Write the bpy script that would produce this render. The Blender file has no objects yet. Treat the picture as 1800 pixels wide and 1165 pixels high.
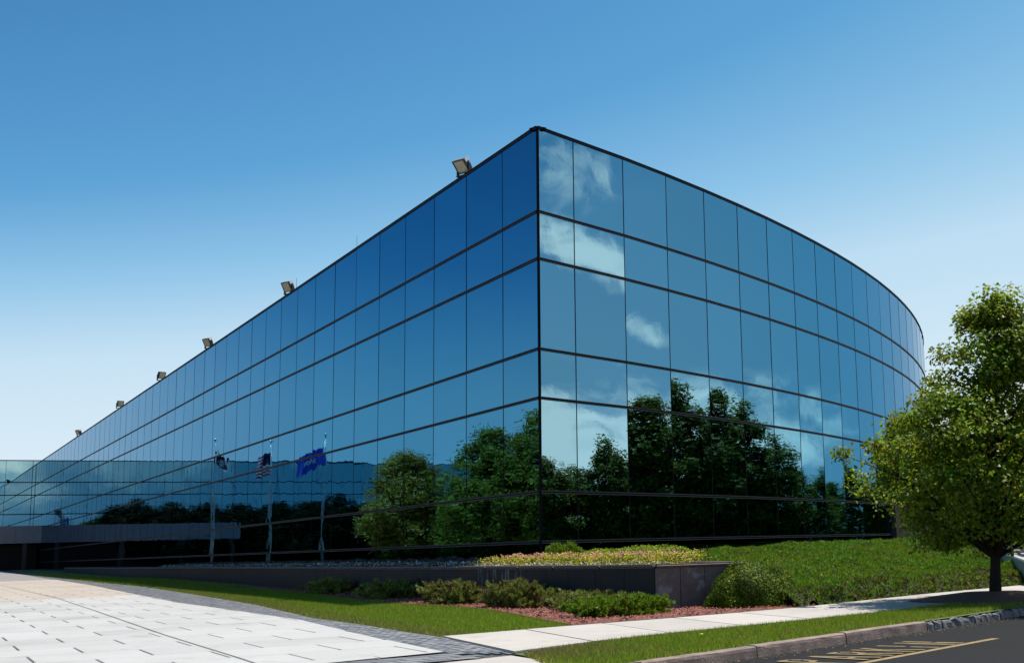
import bpy, bmesh, math, random
import numpy as np
from mathutils import Vector, Matrix
C = bpy.context.scene.collection
random.seed(7); RS = np.random.RandomState(11)
E = 1.5                                   # eye height: plans below are measured from the eye, z + E is world

# ---------------------------------------------------------------- camera, sky, sun
tilt, roll = 0.17215, -0.029752
ct, st = math.cos(tilt), math.sin(tilt)
F = Vector((0, ct, st)); U = Vector((0, -st, ct)); X = Vector((1, 0, 0))
ca, sa = math.cos(roll), math.sin(roll)
R = X * ca + U * sa; V = -X * sa + U * ca
cam_d = bpy.data.cameras.new('camera'); cam = bpy.data.objects.new('camera', cam_d); C.objects.link(cam)
m = Matrix.Identity(4)
for i in range(3):
    m[i][0] = R[i]; m[i][1] = V[i]; m[i][2] = -F[i]
m[2][3] = E
cam.matrix_world = m
cam_d.sensor_width = 36; cam_d.lens = 2356.78 / 1800 * 36
cam_d.shift_x = -(1228.52 - 900) / 1800; cam_d.shift_y = (546.1 - 582.5) / 1800
cam_d.clip_start = 0.1; cam_d.clip_end = 6000
bpy.context.scene.camera = cam

SUN_AZ, SUN_EL = 43.0, 67.0               # azimuth counted from +x towards +y
sd = bpy.data.lights.new('sun', 'SUN'); sun = bpy.data.objects.new('sun', sd); C.objects.link(sun)
sd.energy = 4.8; sd.angle = math.radians(0.5); sd.color = (1, 0.95, 0.87)
a, e = math.radians(SUN_AZ), math.radians(SUN_EL)
sun.rotation_euler = Vector((math.cos(a) * math.cos(e), math.sin(a) * math.cos(e), math.sin(e))).to_track_quat('Z', 'Y').to_euler()

w = bpy.data.worlds.new('World'); bpy.context.scene.world = w; w.use_nodes = True
nt = w.node_tree; nt.nodes.clear()
def N(nt, t, **k):
    n = nt.nodes.new(t)
    for a_, b_ in k.items(): setattr(n, a_, b_)
    return n
out = N(nt, 'ShaderNodeOutputWorld'); bg = N(nt, 'ShaderNodeBackground')
sky = N(nt, 'ShaderNodeTexSky', sky_type='NISHITA', sun_disc=False)
sky.sun_elevation = e; sky.sun_rotation = math.radians(90 - SUN_AZ)
sky.air_density = 1.0; sky.dust_density = 1.3; sky.ozone_density = 2.2; sky.altitude = 0
bg.inputs['Strength'].default_value = 0.084
def mth(nt, op, a_, b_=None, c_=None, clamp=False):
    n = N(nt, 'ShaderNodeMath', operation=op); n.use_clamp = clamp
    for i, v in enumerate((a_, b_, c_)):
        if v is None: continue
        if isinstance(v, (int, float)): n.inputs[i].default_value = v
        else: nt.links.new(v, n.inputs[i])
    return n.outputs[0]
def mrange(nt, v, a0, a1, b0=0, b1=1, smooth=True):
    n = N(nt, 'ShaderNodeMapRange'); n.interpolation_type = 'SMOOTHSTEP' if smooth else 'LINEAR'
    nt.links.new(v, n.inputs['Value'])
    for k, x in zip(('From Min', 'From Max', 'To Min', 'To Max'), (a0, a1, b0, b1)): n.inputs[k].default_value = x
    return n.outputs['Result']
# clear-air colour response of the whole dome: the physical sky's brightness keyed to deep, mid and pale blue
sc_ = N(nt, 'ShaderNodeSeparateColor'); nt.links.new(sky.outputs[0], sc_.inputs[0]); rp = N(nt, 'ShaderNodeValToRGB')
nt.links.new(mth(nt, 'MULTIPLY', sc_.outputs[1], .125), rp.inputs['Fac']); els = rp.color_ramp.elements
for k_, (p_, c_) in enumerate(((.30, (.040, .170, .40)), (.36, (.074, .270, .555)), (.42, (.115, .365, .67)), (.48, (.27, .55, .81)), (.54, (.50, .72, .89)), (.64, (.61, .79, .92)))):
    e_ = els[k_] if k_ < 2 else els.new(p_)
    e_.position = p_; e_.color = (*c_, 1)
cc0 = N(nt, 'ShaderNodeVectorMath', operation='SCALE'); nt.links.new(rp.outputs[0], cc0.inputs[0]); cc0.inputs['Scale'].default_value = 8.0
# fair-weather clouds low in the eastern sky (azimuth and elevation in degrees)
tc = N(nt, 'ShaderNodeTexCoord'); sx = N(nt, 'ShaderNodeSeparateXYZ'); nt.links.new(tc.outputs['Generated'], sx.inputs[0])
az = mth(nt, 'MULTIPLY', mth(nt, 'ARCTAN2', sx.outputs[1], sx.outputs[0]), 57.29578)
el = mth(nt, 'MULTIPLY', mth(nt, 'ARCSINE', sx.outputs[2]), 57.29578)
cv = N(nt, 'ShaderNodeCombineXYZ')
nt.links.new(mth(nt, 'MULTIPLY', az, 0.20), cv.inputs[0]); nt.links.new(mth(nt, 'MULTIPLY', el, 0.30), cv.inputs[1])
nz = N(nt, 'ShaderNodeTexNoise'); nz.inputs['Scale'].default_value = 1.5; nz.inputs['Detail'].default_value = 9
nz.inputs['Roughness'].default_value = 0.56; nz.inputs['Distortion'].default_value = 0.9
nt.links.new(cv.outputs[0], nz.inputs['Vector'])
def blob(a0, sa_, e0, se_, amp, slope=0.0):
    da = mth(nt, 'SUBTRACT', az, a0)
    ee = mth(nt, 'SUBTRACT', mth(nt, 'SUBTRACT', el, e0), mth(nt, 'MULTIPLY', da, slope))
    q = mth(nt, 'ADD', mth(nt, 'POWER', mth(nt, 'DIVIDE', mth(nt, 'ABSOLUTE', da), sa_), 2.0), mth(nt, 'POWER', mth(nt, 'DIVIDE', mth(nt, 'ABSOLUTE', ee), se_), 2.0))
    return mth(nt, 'MULTIPLY', mth(nt, 'EXPONENT', mth(nt, 'MULTIPLY', q, -1.0)), amp)
bias = None
for args in ((16, 15, 4.0, 2.9, .62), (33, 15, 4.6, 2.3, .50), (17.4, 3.0, 12.7, 1.25, .50, -.55), (16.6, 2.6, 15.6, 2.9, .30),
             (24.0, 1.6, 9.0, .75, .42, -.35), (23, 7, 7.2, .55, .33, -.12), (-40, 60, 4, 3, .32), (170, 30, 2, 1.5, .2)):
    b_ = blob(*args); bias = b_ if bias is None else mth(nt, 'MAXIMUM', bias, b_)
hzf = mth(nt, 'MULTIPLY', mth(nt, 'EXPONENT', mth(nt, 'MULTIPLY', mth(nt, 'POWER', mth(nt, 'DIVIDE', mth(nt, 'MAXIMUM', el, 0.0), 6.6), 2.0), -1.0)), .9)
hm = N(nt, 'ShaderNodeMixRGB'); nt.links.new(hzf, hm.inputs['Fac']); nt.links.new(cc0.outputs[0], hm.inputs['Color1']); hm.inputs['Color2'].default_value = (6.1, 6.95, 7.5, 1)
dens = mrange(nt, mth(nt, 'ADD', nz.outputs['Fac'], bias), 0.66, 1.05)
dens = mth(nt, 'MULTIPLY', mth(nt, 'MULTIPLY', dens, mrange(nt, bias, .06, .2)), 0.86)
mix = N(nt, 'ShaderNodeMixRGB'); nt.links.new(dens, mix.inputs['Fac']); nt.links.new(hm.outputs[0], mix.inputs['Color1'])
mix.inputs['Color2'].default_value = (27.0, 17.5, 13.6, 1)
nt.links.new(mix.outputs[0], bg.inputs['Color']); nt.links.new(bg.outputs[0], out.inputs[0])
vs = bpy.context.scene.view_settings
vs.view_transform = 'Standard'; vs.look = 'None'; vs.exposure = 0.575; vs.gamma = 1.0; vs.use_curve_mapping = False
bpy.context.scene.cycles.max_bounces = 10; bpy.context.scene.cycles.transparent_max_bounces = 8

# ---------------------------------------------------------------- materials
MATS = {}
def mat(name, col, rough=.6, metal=0., spec=.5, var=0., nscale=4., bump=0., bscale=20., col2=None, island=0., trans=0., coat=0., detail=5, ov=0., stain=0.):
    """principled material; var = noise mix towards col2, island = random value per loose piece"""
    mm = bpy.data.materials.new(name); mm.use_nodes = True; t = mm.node_tree; p = t.nodes['Principled BSDF']; MATS[name] = mm
    p.inputs['Roughness'].default_value = rough; p.inputs['Metallic'].default_value = metal
    p.inputs['Specular IOR Level'].default_value = spec
    if not metal: col = tuple(x * .68 for x in col); col2 = tuple(x * .68 for x in col2) if col2 else None
    c = N(t, 'ShaderNodeRGB'); c.outputs[0].default_value = (*col, 1); cur = c.outputs[0]
    geo = N(t, 'ShaderNodeNewGeometry')
    if var:
        nn = N(t, 'ShaderNodeTexNoise'); nn.inputs['Scale'].default_value = nscale; nn.inputs['Detail'].default_value = detail
        nn.inputs['Roughness'].default_value = .65
        t.links.new(geo.outputs['Position'], nn.inputs['Vector'])
        f = mrange(t, nn.outputs['Fac'], .35, .68, 0, var)
        mx = N(t, 'ShaderNodeMixRGB'); t.links.new(f, mx.inputs[0]); t.links.new(cur, mx.inputs[1]); mx.inputs[2].default_value = (*(col2 or [x * .5 for x in col]), 1)
        cur = mx.outputs[0]
    if stain:                                            # broad weathering and dark traffic stains
        for sc__, lo, hi, k in ((.22, .45, .75, .5), (1.7, .56, .70, .55), (24., .60, .75, .6)):
            n9 = N(t, 'ShaderNodeTexNoise'); n9.inputs['Scale'].default_value = sc__; n9.inputs['Detail'].default_value = 6; n9.inputs['Roughness'].default_value = .7
            t.links.new(geo.outputs['Position'], n9.inputs['Vector']); m9 = N(t, 'ShaderNodeMixRGB'); m9.blend_type = 'MULTIPLY'; m9.inputs[2].default_value = (1 - k * .55, 1 - k * .58, 1 - k * .62, 1)
            t.links.new(mrange(t, n9.outputs['Fac'], lo, hi, 0, stain), m9.inputs[0]); t.links.new(cur, m9.inputs[1]); cur = m9.outputs[0]
    if ov:
        oi = N(t, 'ShaderNodeObjectInfo'); ho = N(t, 'ShaderNodeHueSaturation'); t.links.new(cur, ho.inputs['Color'])
        t.links.new(mrange(t, oi.outputs['Random'], 0, 1, 1 - ov, 1 + ov, False), ho.inputs['Value']); cur = ho.outputs[0]
    if island:
        hs = N(t, 'ShaderNodeHueSaturation'); t.links.new(cur, hs.inputs['Color'])
        t.links.new(mrange(t, geo.outputs['Random Per Island'], 0, 1, 1 - island, 1 + island, False), hs.inputs['Value'])
        r2 = mth(t, 'FRACT', mth(t, 'MULTIPLY', geo.outputs['Random Per Island'], 17.3))
        t.links.new(mrange(t, r2, 0, 1, .5 - island * .06, .5 + island * .05, False), hs.inputs['Hue'])
        cur = hs.outputs[0]
    t.links.new(cur, p.inputs['Base Color'])
    if coat: p.inputs['Coat Weight'].default_value = coat
    if bump:
        nb = N(t, 'ShaderNodeTexNoise'); nb.inputs['Scale'].default_value = bscale; nb.inputs['Detail'].default_value = 4
        t.links.new(geo.outputs['Position'], nb.inputs['Vector'])
        bu = N(t, 'ShaderNodeBump'); bu.inputs['Strength'].default_value = 1; bu.inputs['Distance'].default_value = bump
        t.links.new(nb.outputs['Fac'], bu.inputs['Height']); t.links.new(bu.outputs[0], p.inputs['Normal'])
    if trans:
        o = t.nodes['Material Output']; tr = N(t, 'ShaderNodeBsdfTranslucent'); ms = N(t, 'ShaderNodeMixShader'); ms.inputs[0].default_value = trans
        hv = N(t, 'ShaderNodeHueSaturation'); hv.inputs['Value'].default_value = 1.5; hv.inputs['Hue'].default_value = .485
        t.links.new(cur, hv.inputs['Color']); t.links.new(hv.outputs[0], tr.inputs['Color'])
        t.links.new(p.outputs[0], ms.inputs[1]); t.links.new(tr.outputs[0], ms.inputs[2]); t.links.new(ms.outputs[0], o.inputs[0])
    return mm
def glass(name, col, wav):
    mm = mat(name, col, rough=0.0, metal=1.0); t = mm.node_tree; p = t.nodes['Principled BSDF']
    geo = N(t, 'ShaderNodeNewGeometry'); oi = N(t, 'ShaderNodeObjectInfo')
    ad = N(t, 'ShaderNodeVectorMath', operation='ADD'); cx = N(t, 'ShaderNodeCombineXYZ')
    t.links.new(mth(t, 'MULTIPLY', oi.outputs['Random'], 40.0), cx.inputs[0]); t.links.new(mth(t, 'MULTIPLY', oi.outputs['Random'], 23.0), cx.inputs[2])
    t.links.new(geo.outputs['Position'], ad.inputs[0]); t.links.new(cx.outputs[0], ad.inputs[1])
    n1 = N(t, 'ShaderNodeTexNoise'); n1.inputs['Scale'].default_value = .7; n1.inputs['Detail'].default_value = 1
    n2 = N(t, 'ShaderNodeTexNoise'); n2.inputs['Scale'].default_value = 5.; n2.inputs['Detail'].default_value = 2
    t.links.new(ad.outputs[0], n1.inputs['Vector']); t.links.new(ad.outputs[0], n2.inputs['Vector'])
    h = mth(t, 'ADD', n1.outputs['Fac'], mth(t, 'MULTIPLY', n2.outputs['Fac'], .045))
    bu = N(t, 'ShaderNodeBump'); bu.inputs['Strength'].default_value = 1; bu.inputs['Distance'].default_value = wav
    t.links.new(h, bu.inputs['Height']); t.links.new(bu.outputs[0], p.inputs['Normal'])
    p.inputs['Specular Tint'].default_value = (.42, .62, .78, 1)
    # slightly uneven coating from pane to pane
    hs = N(t, 'ShaderNodeHueSaturation'); hs.inputs['Color'].default_value = (*col, 1)
    t.links.new(mrange(t, oi.outputs['Random'], 0, 1, .95, 1.05, False), hs.inputs['Value']); t.links.new(hs.outputs[0], p.inputs['Base Color'])
    return mm
glass('mirror_glass', (.106, .278, .405), .0043)
glass('mirror_glass_wing', (.12, .29, .37), .0014)
glass('dark_glass', (.02, .028, .035), .0025)
mat('aluminium', (.009, .009, .013), rough=.7, spec=.08)
mat('light_aluminium', (.055, .055, .065), rough=.5, metal=.0, spec=.2)
mat('core_dark', (.006, .006, .007), rough=.8)
mat('roof_gravel', (.3, .29, .27), rough=.9, var=.5, nscale=3)
mat('fascia_metal', (.27, .26, .28), rough=.55, var=.25, nscale=.8)
mat('brown_stone', (.035, .016, .013), rough=.5, var=.5, nscale=6)
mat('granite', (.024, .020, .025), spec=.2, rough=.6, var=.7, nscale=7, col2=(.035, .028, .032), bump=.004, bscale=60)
def streaks(mm, mode):
    """pale lime stains: vertical runs under the coping or blotches, added to the stone colour"""
    t = mm.node_tree; p = t.nodes['Principled BSDF']; src = p.inputs['Base Color'].links[0].from_socket
    geo = N(t, 'ShaderNodeNewGeometry'); mp = N(t, 'ShaderNodeMapping'); t.links.new(geo.outputs['Position'], mp.inputs[0])
    mp.inputs['Scale'].default_value = (5, 5, .9) if mode == 'runs' else (1.6, 1.6, 1.9)
    nn = N(t, 'ShaderNodeTexNoise'); nn.inputs['Scale'].default_value = 1.6; nn.inputs['Detail'].default_value = 7; nn.inputs['Distortion'].default_value = .8
    t.links.new(mp.outputs[0], nn.inputs['Vector'])
    mx = N(t, 'ShaderNodeMixRGB'); t.links.new(mrange(t, nn.outputs['Fac'], .545, .63, 0, .6), mx.inputs[0]); t.links.new(src, mx.inputs[1]); mx.inputs[2].default_value = (.26, .25, .27, 1)
    t.links.new(mx.outputs[0], p.inputs['Base Color'])
mat('granite_runs', (.026, .023, .029), spec=.2, rough=.6, var=.6, nscale=7, col2=(.035, .03, .036), bump=.004, bscale=60); streaks(MATS['granite_runs'], 'runs')
mat('granite_blotched_lit', (.20, .145, .135), rough=.6, var=.6, nscale=7, col2=(.12, .09, .09), bump=.004, bscale=60); streaks(MATS['granite_blotched_lit'], 'blots')  # end wall stone: sunlit look put into the paler base, plus real blotches
mat('coping_stone', (.19, .14, .13), spec=.15, rough=.55, var=.5, nscale=9, bump=.003, bscale=50)
mat('slab_concrete', (.53, .52, .505), rough=.75, var=.35, nscale=.7, col2=(.46, .435, .405), bump=.002, bscale=45, ov=.07, stain=.7)
mat('slab_tan', (.52, .44, .36), ov=.06, stain=.6, rough=.75, var=.4, nscale=.5, col2=(.46, .41, .36), bump=.002, bscale=45)
mat('walk_concrete', (.55, .50, .455), ov=.06, stain=.8, rough=.8, var=.4, nscale=1.2, col2=(.47, .42, .37), bump=.002, bscale=55)
mat('walk_concrete_stained', (.50, .44, .39), rough=.8, var=.6, nscale=2.2, col2=(.38, .33, .28), bump=.002, bscale=55)
mat('kerb_concrete', (.36, .255, .21), stain=.9, rough=.8, var=.8, nscale=3.5, col2=(.15, .105, .085), bump=.006, bscale=30)
mat('kerb_granite', (.17, .17, .18), rough=.7, var=.6, nscale=9, col2=(.08, .08, .09), bump=.02, bscale=14)
mat('paver_grey', (.215, .225, .245), ov=.08, stain=.5, rough=.8, var=.5, nscale=1.5, col2=(.16, .165, .185), bump=.002, bscale=60)
mat('paver_light', (.26, .265, .28), ov=.08, stain=.5, rough=.8, var=.5, nscale=1.5, col2=(.20, .20, .215), bump=.002, bscale=60)
mat('paver_dark', (.165, .17, .19), ov=.08, stain=.5, rough=.8, var=.5, nscale=1.5, col2=(.12, .125, .14), bump=.002, bscale=60)
mat('joint', (.07, .065, .06), rough=.95)
mat('joint_mid', (.13, .12, .115), rough=.95)
mat('joint_light', (.30, .28, .26), rough=.95)
mat('asphalt', (.014, .014, .0155), spec=.12, stain=.8, rough=.85, var=.7, nscale=90, col2=(.026, .026, .027), bump=.004, bscale=160, detail=2)
mat('soil', (.05, .028, .018), rough=.95, var=.6, nscale=6)
mat('earth_green', (.035, .055, .015), rough=.95, var=.7, nscale=.6, col2=(.06, .07, .02))
mat('mulch', (.20, .065, .045), rough=.9, var=.6, nscale=12, col2=(.10, .035, .025), bump=.02, bscale=30)
mat('mulch_chip', (.36, .105, .06), rough=.9, island=.5)
mat('lawn', (.08, .14, .012), rough=.9, var=.6, nscale=1.3, col2=(.085, .10, .02), bump=.02, bscale=40)
mat('grass_blade', (.20, .34, .016), rough=.55, island=.45, trans=.35, spec=.25, var=.6, nscale=.9, col2=(.27, .32, .035))
mat('grass_blade_dry', (.30, .25, .08), rough=.6, island=.35, trans=.25, spec=.2)
mat('juniper', (.13, .30, .02), rough=.55, island=.55, trans=.2, spec=.1, var=.75, nscale=.35, col2=(.20, .27, .02))
mat('juniper_brown', (.12, .055, .02), rough=.7, island=.5, trans=.1)
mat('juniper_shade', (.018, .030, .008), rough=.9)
mat('hedge_leaf', (.22, .32, .015), spec=.1, rough=.55, island=.45, trans=.3)
mat('shrub_leaf', (.065, .13, .010), spec=.1, rough=.55, island=.5, trans=.25, var=.7, nscale=3, col2=(.24, .33, .015))
mat('low_juniper', (.21, .28, .05), spec=.1, rough=.55, island=.5, trans=.15, var=.7, nscale=1.6, col2=(.32, .28, .075))
mat('bark', (.030, .018, .013), rough=.95, var=.7, nscale=14, bump=.02, bscale=22)
mat('leaf_street', (.18, .31, .013), rough=.45, island=.5, trans=.38, spec=.18, var=.7, nscale=1.3, col2=(.23, .23, .018))
mat('leaf_green', (.30, .30, .02), spec=.2, rough=.6, island=.45, trans=.3, var=.6, nscale=.5, col2=(.33, .26, .02))
mat('leaf_olive', (.62, .40, .02), rough=.6, island=.45, trans=.3, var=.6, nscale=.5, col2=(.42, .28, .02))
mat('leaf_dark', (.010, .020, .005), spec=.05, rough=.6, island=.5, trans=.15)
mat('petal_white', (.72, .74, .78), rough=.6, island=.15)
mat('petal_magenta', (.28, .03, .14), rough=.6, island=.4)
mat('petal_pink', (.62, .25, .22), rough=.6, island=.3, trans=.3)
mat('leaf_yellow', (.58, .58, .02), spec=.1, rough=.5, island=.35, trans=.3)
mat('leaf_bed', (.09, .15, .02), spec=.1, rough=.5, island=.4, trans=.2)
mat('yellow_paint', (.36, .235, .07), rough=.7, var=.8, nscale=11, col2=(.15, .11, .05), detail=8)
mat('lamp_housing', (.018, .016, .015), rough=.5, metal=.3)
mat('lamp_trim', (.65, .64, .62), rough=.35, metal=.6)
mat('lamp_glass', (.40, .36, .27), rough=.3, metal=.1, var=.6, nscale=9, col2=(.25, .22, .18))
mat('pole_paint', (.40, .39, .38), rough=.35, metal=.3)
mat('flag_black', (.012, .008, .016), rough=.8, trans=.1); mat('flag_white', (1.1, 1.1, 1.1), rough=.8, trans=.3)
mat('flag_red', (.9, .04, .05), rough=.8, trans=.2); mat('flag_blue', (.05, .10, .85), rough=.8, trans=.2); mat('flag_navy', (.02, .025, .12), rough=.8)
mat('rail_metal', (.10, .09, .09), rough=.4, metal=.6)
mat('pale_stone', (.5, .47, .43), rough=.8, var=.3)
mat('dandelion_yellow', (.8, .62, .02), rough=.6)

# ---------------------------------------------------------------- helpers
def link(o, parent=None):
    C.objects.link(o)
    if parent is not None: o.parent = parent
    return o
def mesh_obj(name, verts, faces, m, parent=None, smooth=False, mats=None, midx=None):
    me = bpy.data.meshes.new(name); me.from_pydata([tuple(v) for v in verts], [], [tuple(f) for f in faces]); me.update()
    for x in (mats or [m]): me.materials.append(MATS[x])
    if midx: me.polygons.foreach_set('material_index', midx)
    if smooth: me.polygons.foreach_set('use_smooth', [True] * len(me.polygons))
    return link(bpy.data.objects.new(name, me), parent)
def empty(name, loc=(0, 0, 0), rz=0):
    o = bpy.data.objects.new(name, None); o.location = loc; o.rotation_euler = (0, 0, rz); o.empty_display_size = .3
    return link(o)
def tag(o, label=None, cat=None, group=None, kind=None):
    if label: o['label'] = label
    if cat: o['category'] = cat
    if group: o['group'] = group
    if kind: o['kind'] = kind
    return o
class MB:
    def __init__(s): s.v = []; s.f = []; s.m = []
    def box(s, c0, c1, mi=0, M=None):
        x0, y0, z0 = c0; x1, y1, z1 = c1; b = len(s.v)
        p = [(x0, y0, z0), (x1, y0, z0), (x1, y1, z0), (x0, y1, z0), (x0, y0, z1), (x1, y0, z1), (x1, y1, z1), (x0, y1, z1)]
        if M is not None: p = [tuple(M @ Vector(q)) for q in p]
        s.v += p; s.f += [(b, b+3, b+2, b+1), (b+4, b+5, b+6, b+7), (b, b+1, b+5, b+4), (b+1, b+2, b+6, b+5), (b+2, b+3, b+7, b+6), (b+3, b, b+4, b+7)]; s.m += [mi] * 6
        return s
    def tube(s, pts, rad, n=8, mi=0, cap=True):
        b = len(s.v); k = len(pts)
        for i, p in enumerate(pts):
            p = Vector(p); d = (Vector(pts[min(i+1, k-1)]) - Vector(pts[max(i-1, 0)])).normalized()
            u = d.orthogonal().normalized() if abs(d.z) < .99 else Vector((1, 0, 0)); u = (Vector((1, 0, 0)) - d * d.x).normalized() if abs(d.x) < .9 else (Vector((0, 1, 0)) - d * d.y).normalized()
            w_ = d.cross(u); r = rad[i] if hasattr(rad, '__len__') else rad
            for j in range(n):
                t_ = 2 * math.pi * j / n; s.v.append(tuple(p + u * (r * math.cos(t_)) + w_ * (r * math.sin(t_))))
        for i in range(k - 1):
            for j in range(n):
                s.f.append((b+i*n+j, b+i*n+(j+1) % n, b+(i+1)*n+(j+1) % n, b+(i+1)*n+j)); s.m.append(mi)
        if cap: s.f.append(tuple(b+(k-1)*n+j for j in range(n))); s.f.append(tuple(b+j for j in reversed(range(n)))); s.m += [mi] * 2
        return s
    def build(s, name, mats, parent=None, smooth=False):
        if isinstance(mats, str): mats = [mats]
        return mesh_obj(name, s.v, s.f, None, parent, smooth, mats, s.m)
def swarm(name, tv, tf, rot, scl, pos, mats, parent=None, midx=None, smooth=False):
    """many copies of one small template in ONE mesh: rot (n,3,3), scl (n,) or (n,3), pos (n,3)"""
    tv = np.asarray(tv, float); n = len(pos); nv = len(tv); tf = np.asarray(tf); k = tf.shape[1]
    scl = np.asarray(scl, float); scl = scl[:, None] * np.ones(3) if scl.ndim == 1 else scl
    v = np.einsum('nij,nkj->nki', rot, tv[None] * scl[:, None, :]) + np.asarray(pos)[:, None, :]
    f = (tf[None] + (np.arange(n) * nv)[:, None, None]).reshape(-1)
    me = bpy.data.meshes.new(name); me.vertices.add(n * nv); me.vertices.foreach_set('co', v.reshape(-1).astype(np.float32))
    nf = n * len(tf); me.loops.add(nf * k); me.loops.foreach_set('vertex_index', f.astype(np.int32))
    me.polygons.add(nf); me.polygons.foreach_set('loop_start', (np.arange(nf) * k).astype(np.int32)); me.polygons.foreach_set('loop_total', np.full(nf, k, np.int32))
    for x in ([mats] if isinstance(mats, str) else mats): me.materials.append(MATS[x])
    if midx is not None: me.polygons.foreach_set('material_index', np.repeat(np.asarray(midx, np.int32), len(tf)))
    me.update(calc_edges=True)
    if smooth: me.polygons.foreach_set('use_smooth', [True] * nf)
    return link(bpy.data.objects.new(name, me), parent)
def rots(n, up=None, spread=1.0, rs=RS):
    """random frames whose z axis is near up (n,3)"""
    z = rs.normal(size=(n, 3)) * spread
    z = z + (np.array([0, 0, 1.]) if up is None else up)
    z /= np.linalg.norm(z, axis=1)[:, None] + 1e-9
    r = rs.normal(size=(n, 3)); x = r - (r * z).sum(1)[:, None] * z; x /= np.linalg.norm(x, axis=1)[:, None]
    y = np.cross(z, x); return np.stack([x, y, z], axis=2)
def gz(x, y):                              # ground height under a plan point (eye-relative)
    return -1.49 + .0055 * np.clip(y, -60, 210)
def sheet(name, pts, dz, m, kind='structure', parent=None, sub=None):
    """flat polygon laid on the gently rising ground"""
    bm = bmesh.new(); vs_ = [bm.verts.new((x, y, gz(x, y) + dz + E)) for x, y in pts]; f = bm.faces.new(vs_)
    if f.normal.z < 0: f.normal_flip()
    bmesh.ops.triangulate(bm, faces=bm.faces[:])
    me = bpy.data.meshes.new(name); bm.to_mesh(me); bm.free(); me.materials.append(MATS[m])
    o = link(bpy.data.objects.new(name, me), parent)
    if kind: o['kind'] = kind
    return o
def inpoly(P, poly):
    x, y = P[:, 0], P[:, 1]; c = np.zeros(len(P), bool); n = len(poly); j = n - 1
    for i in range(n):
        xi, yi = poly[i]; xj, yj = poly[j]
        q = ((yi > y) != (yj > y)) & (x < (xj - xi) * (y - yi) / (yj - yi + 1e-12) + xi); c ^= q; j = i
    return c
def rnd_in(poly, n, rs=RS):
    p = np.array(poly); lo, hi = p.min(0), p.max(0); o = []
    while sum(map(len, o)) < n:
        q = rs.uniform(lo, hi, (n * 2, 2)); o.append(q[inpoly(q, poly)])
    return np.concatenate(o)[:n]
def rad(x): return math.radians(x)

# ---------------------------------------------------------------- the setting: ground, lawn, drive, walk, road
A_ = 120.5                                  # paving runs parallel to the long facade
O_band = [(-110, 209), (-95.2, 183.4), (-51.1, 104.7), (-31.7, 71.6), (-24.9, 60.5), (-18.9, 49.6), (-12.4, 37.5), (-8.5, 29.5), (-6.6, 26.3), (-5.4, 24.1), (-4.3, 22.2)]
I_band = [(-96, 183), (-79.1, 152.5), (-46.6, 95.6), (-30.7, 67.9), (-21.5, 51.1), (-15.7, 40.6), (-11.9, 34.4), (-8.55, 28.8), (-5.83, 23.3), (-3.69, 19.2)]
walk_far = [(-4.3, 22.2), (-2.34, 23.9), (-.75, 25.2), (.83, 26.55), (1.85, 27.6), (2.9, 28.95), (4.0, 30.4), (5.4, 32.1), (6.9, 33.7), (8.1, 35.0), (12, 39.5), (30, 60)]
walk_near = [(-2.65, 18.7), (-1.25, 20.7), (.13, 22.06), (1.9, 23.87), (2.95, 25.0), (4.5, 26.9), (5.9, 28.9), (7.05, 30.5), (8.6, 32.3), (11, 35.4), (14.5, 39.2), (32.5, 59.7)]
ter = mesh_obj('ground', [], [], 'earth_green')
gx = [-2500, -900, -400, -200, -100, -50, 0, 50, 100, 200, 400, 900, 2500]; gy = [-900, -400, -200, -100, -60, -20, 0, 50, 100, 150, 210, 400, 900, 2500]
vv = [(x, y, float(gz(x, y)) - .25 + E) for y in gy for x in gx]; nx = len(gx)
ff = [(j*nx+i, j*nx+i+1, (j+1)*nx+i+1, (j+1)*nx+i) for j in range(len(gy)-1) for i in range(nx-1)]
bpy.data.objects.remove(ter); ter = mesh_obj('ground', vv, ff, 'earth_green'); tag(ter, kind='structure')
kd = np.array([.5948, .8039]); kp = np.array([.8039, -.5948])    # along / across the kerb
def K(s, o): q = kd * s + kp * o; return (float(q[0]), float(q[1]))
# base under walk, verge and lawns (kerb side cut so that the road lies lower)
sheet('lawn_ground', [K(12.2, -10.66), K(140, -10.66), (60, 170), (20, 205), (-110, 205)] + O_band[1:] + [(-2.65, 18.7)], 0.0, 'lawn')
road = sheet('road', [K(-60, -10.62), K(140, -10.62), K(140, 0), K(-60, 0)], -.15, 'asphalt')
far_verge = sheet('far_verge', [K(-60, 0), K(140, 0), (170, 100), (150, -80)], -.02, 'lawn')
apron = sheet('driveway_apron', [(-40, -30), (-9, -30), K(-30, -10.62), K(12.2, -10.62), (-2.65, 18.45), (-3.29, 17.75), (-9, 12.1), (-40, -12)], -.0, 'walk_concrete')
drive_poly = [(-4.85, 18.05)] + I_band[::-1] + [(-150, 180), (-150, 60), (-60, 0), (-30, -12), (-14, 8)]
bed = sheet('driveway', drive_poly, .006, 'joint_light')
jst = MB()
bandbed = sheet('paver_border', O_band + [(-2.65, 18.5), (-3.29, 17.72), (-14, 7.2), (-14.6, 8.0), (-4.85, 18.05)] + I_band[::-1], -.006, 'joint')
sheet('outer_lawn', [(-150, 60), (-150, 180), (-96, 183), (-96, 215), (-300, 300), (-400, 0), (-60, -60), (-40, -12), (-60, 0)], -.03, 'lawn')

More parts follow.
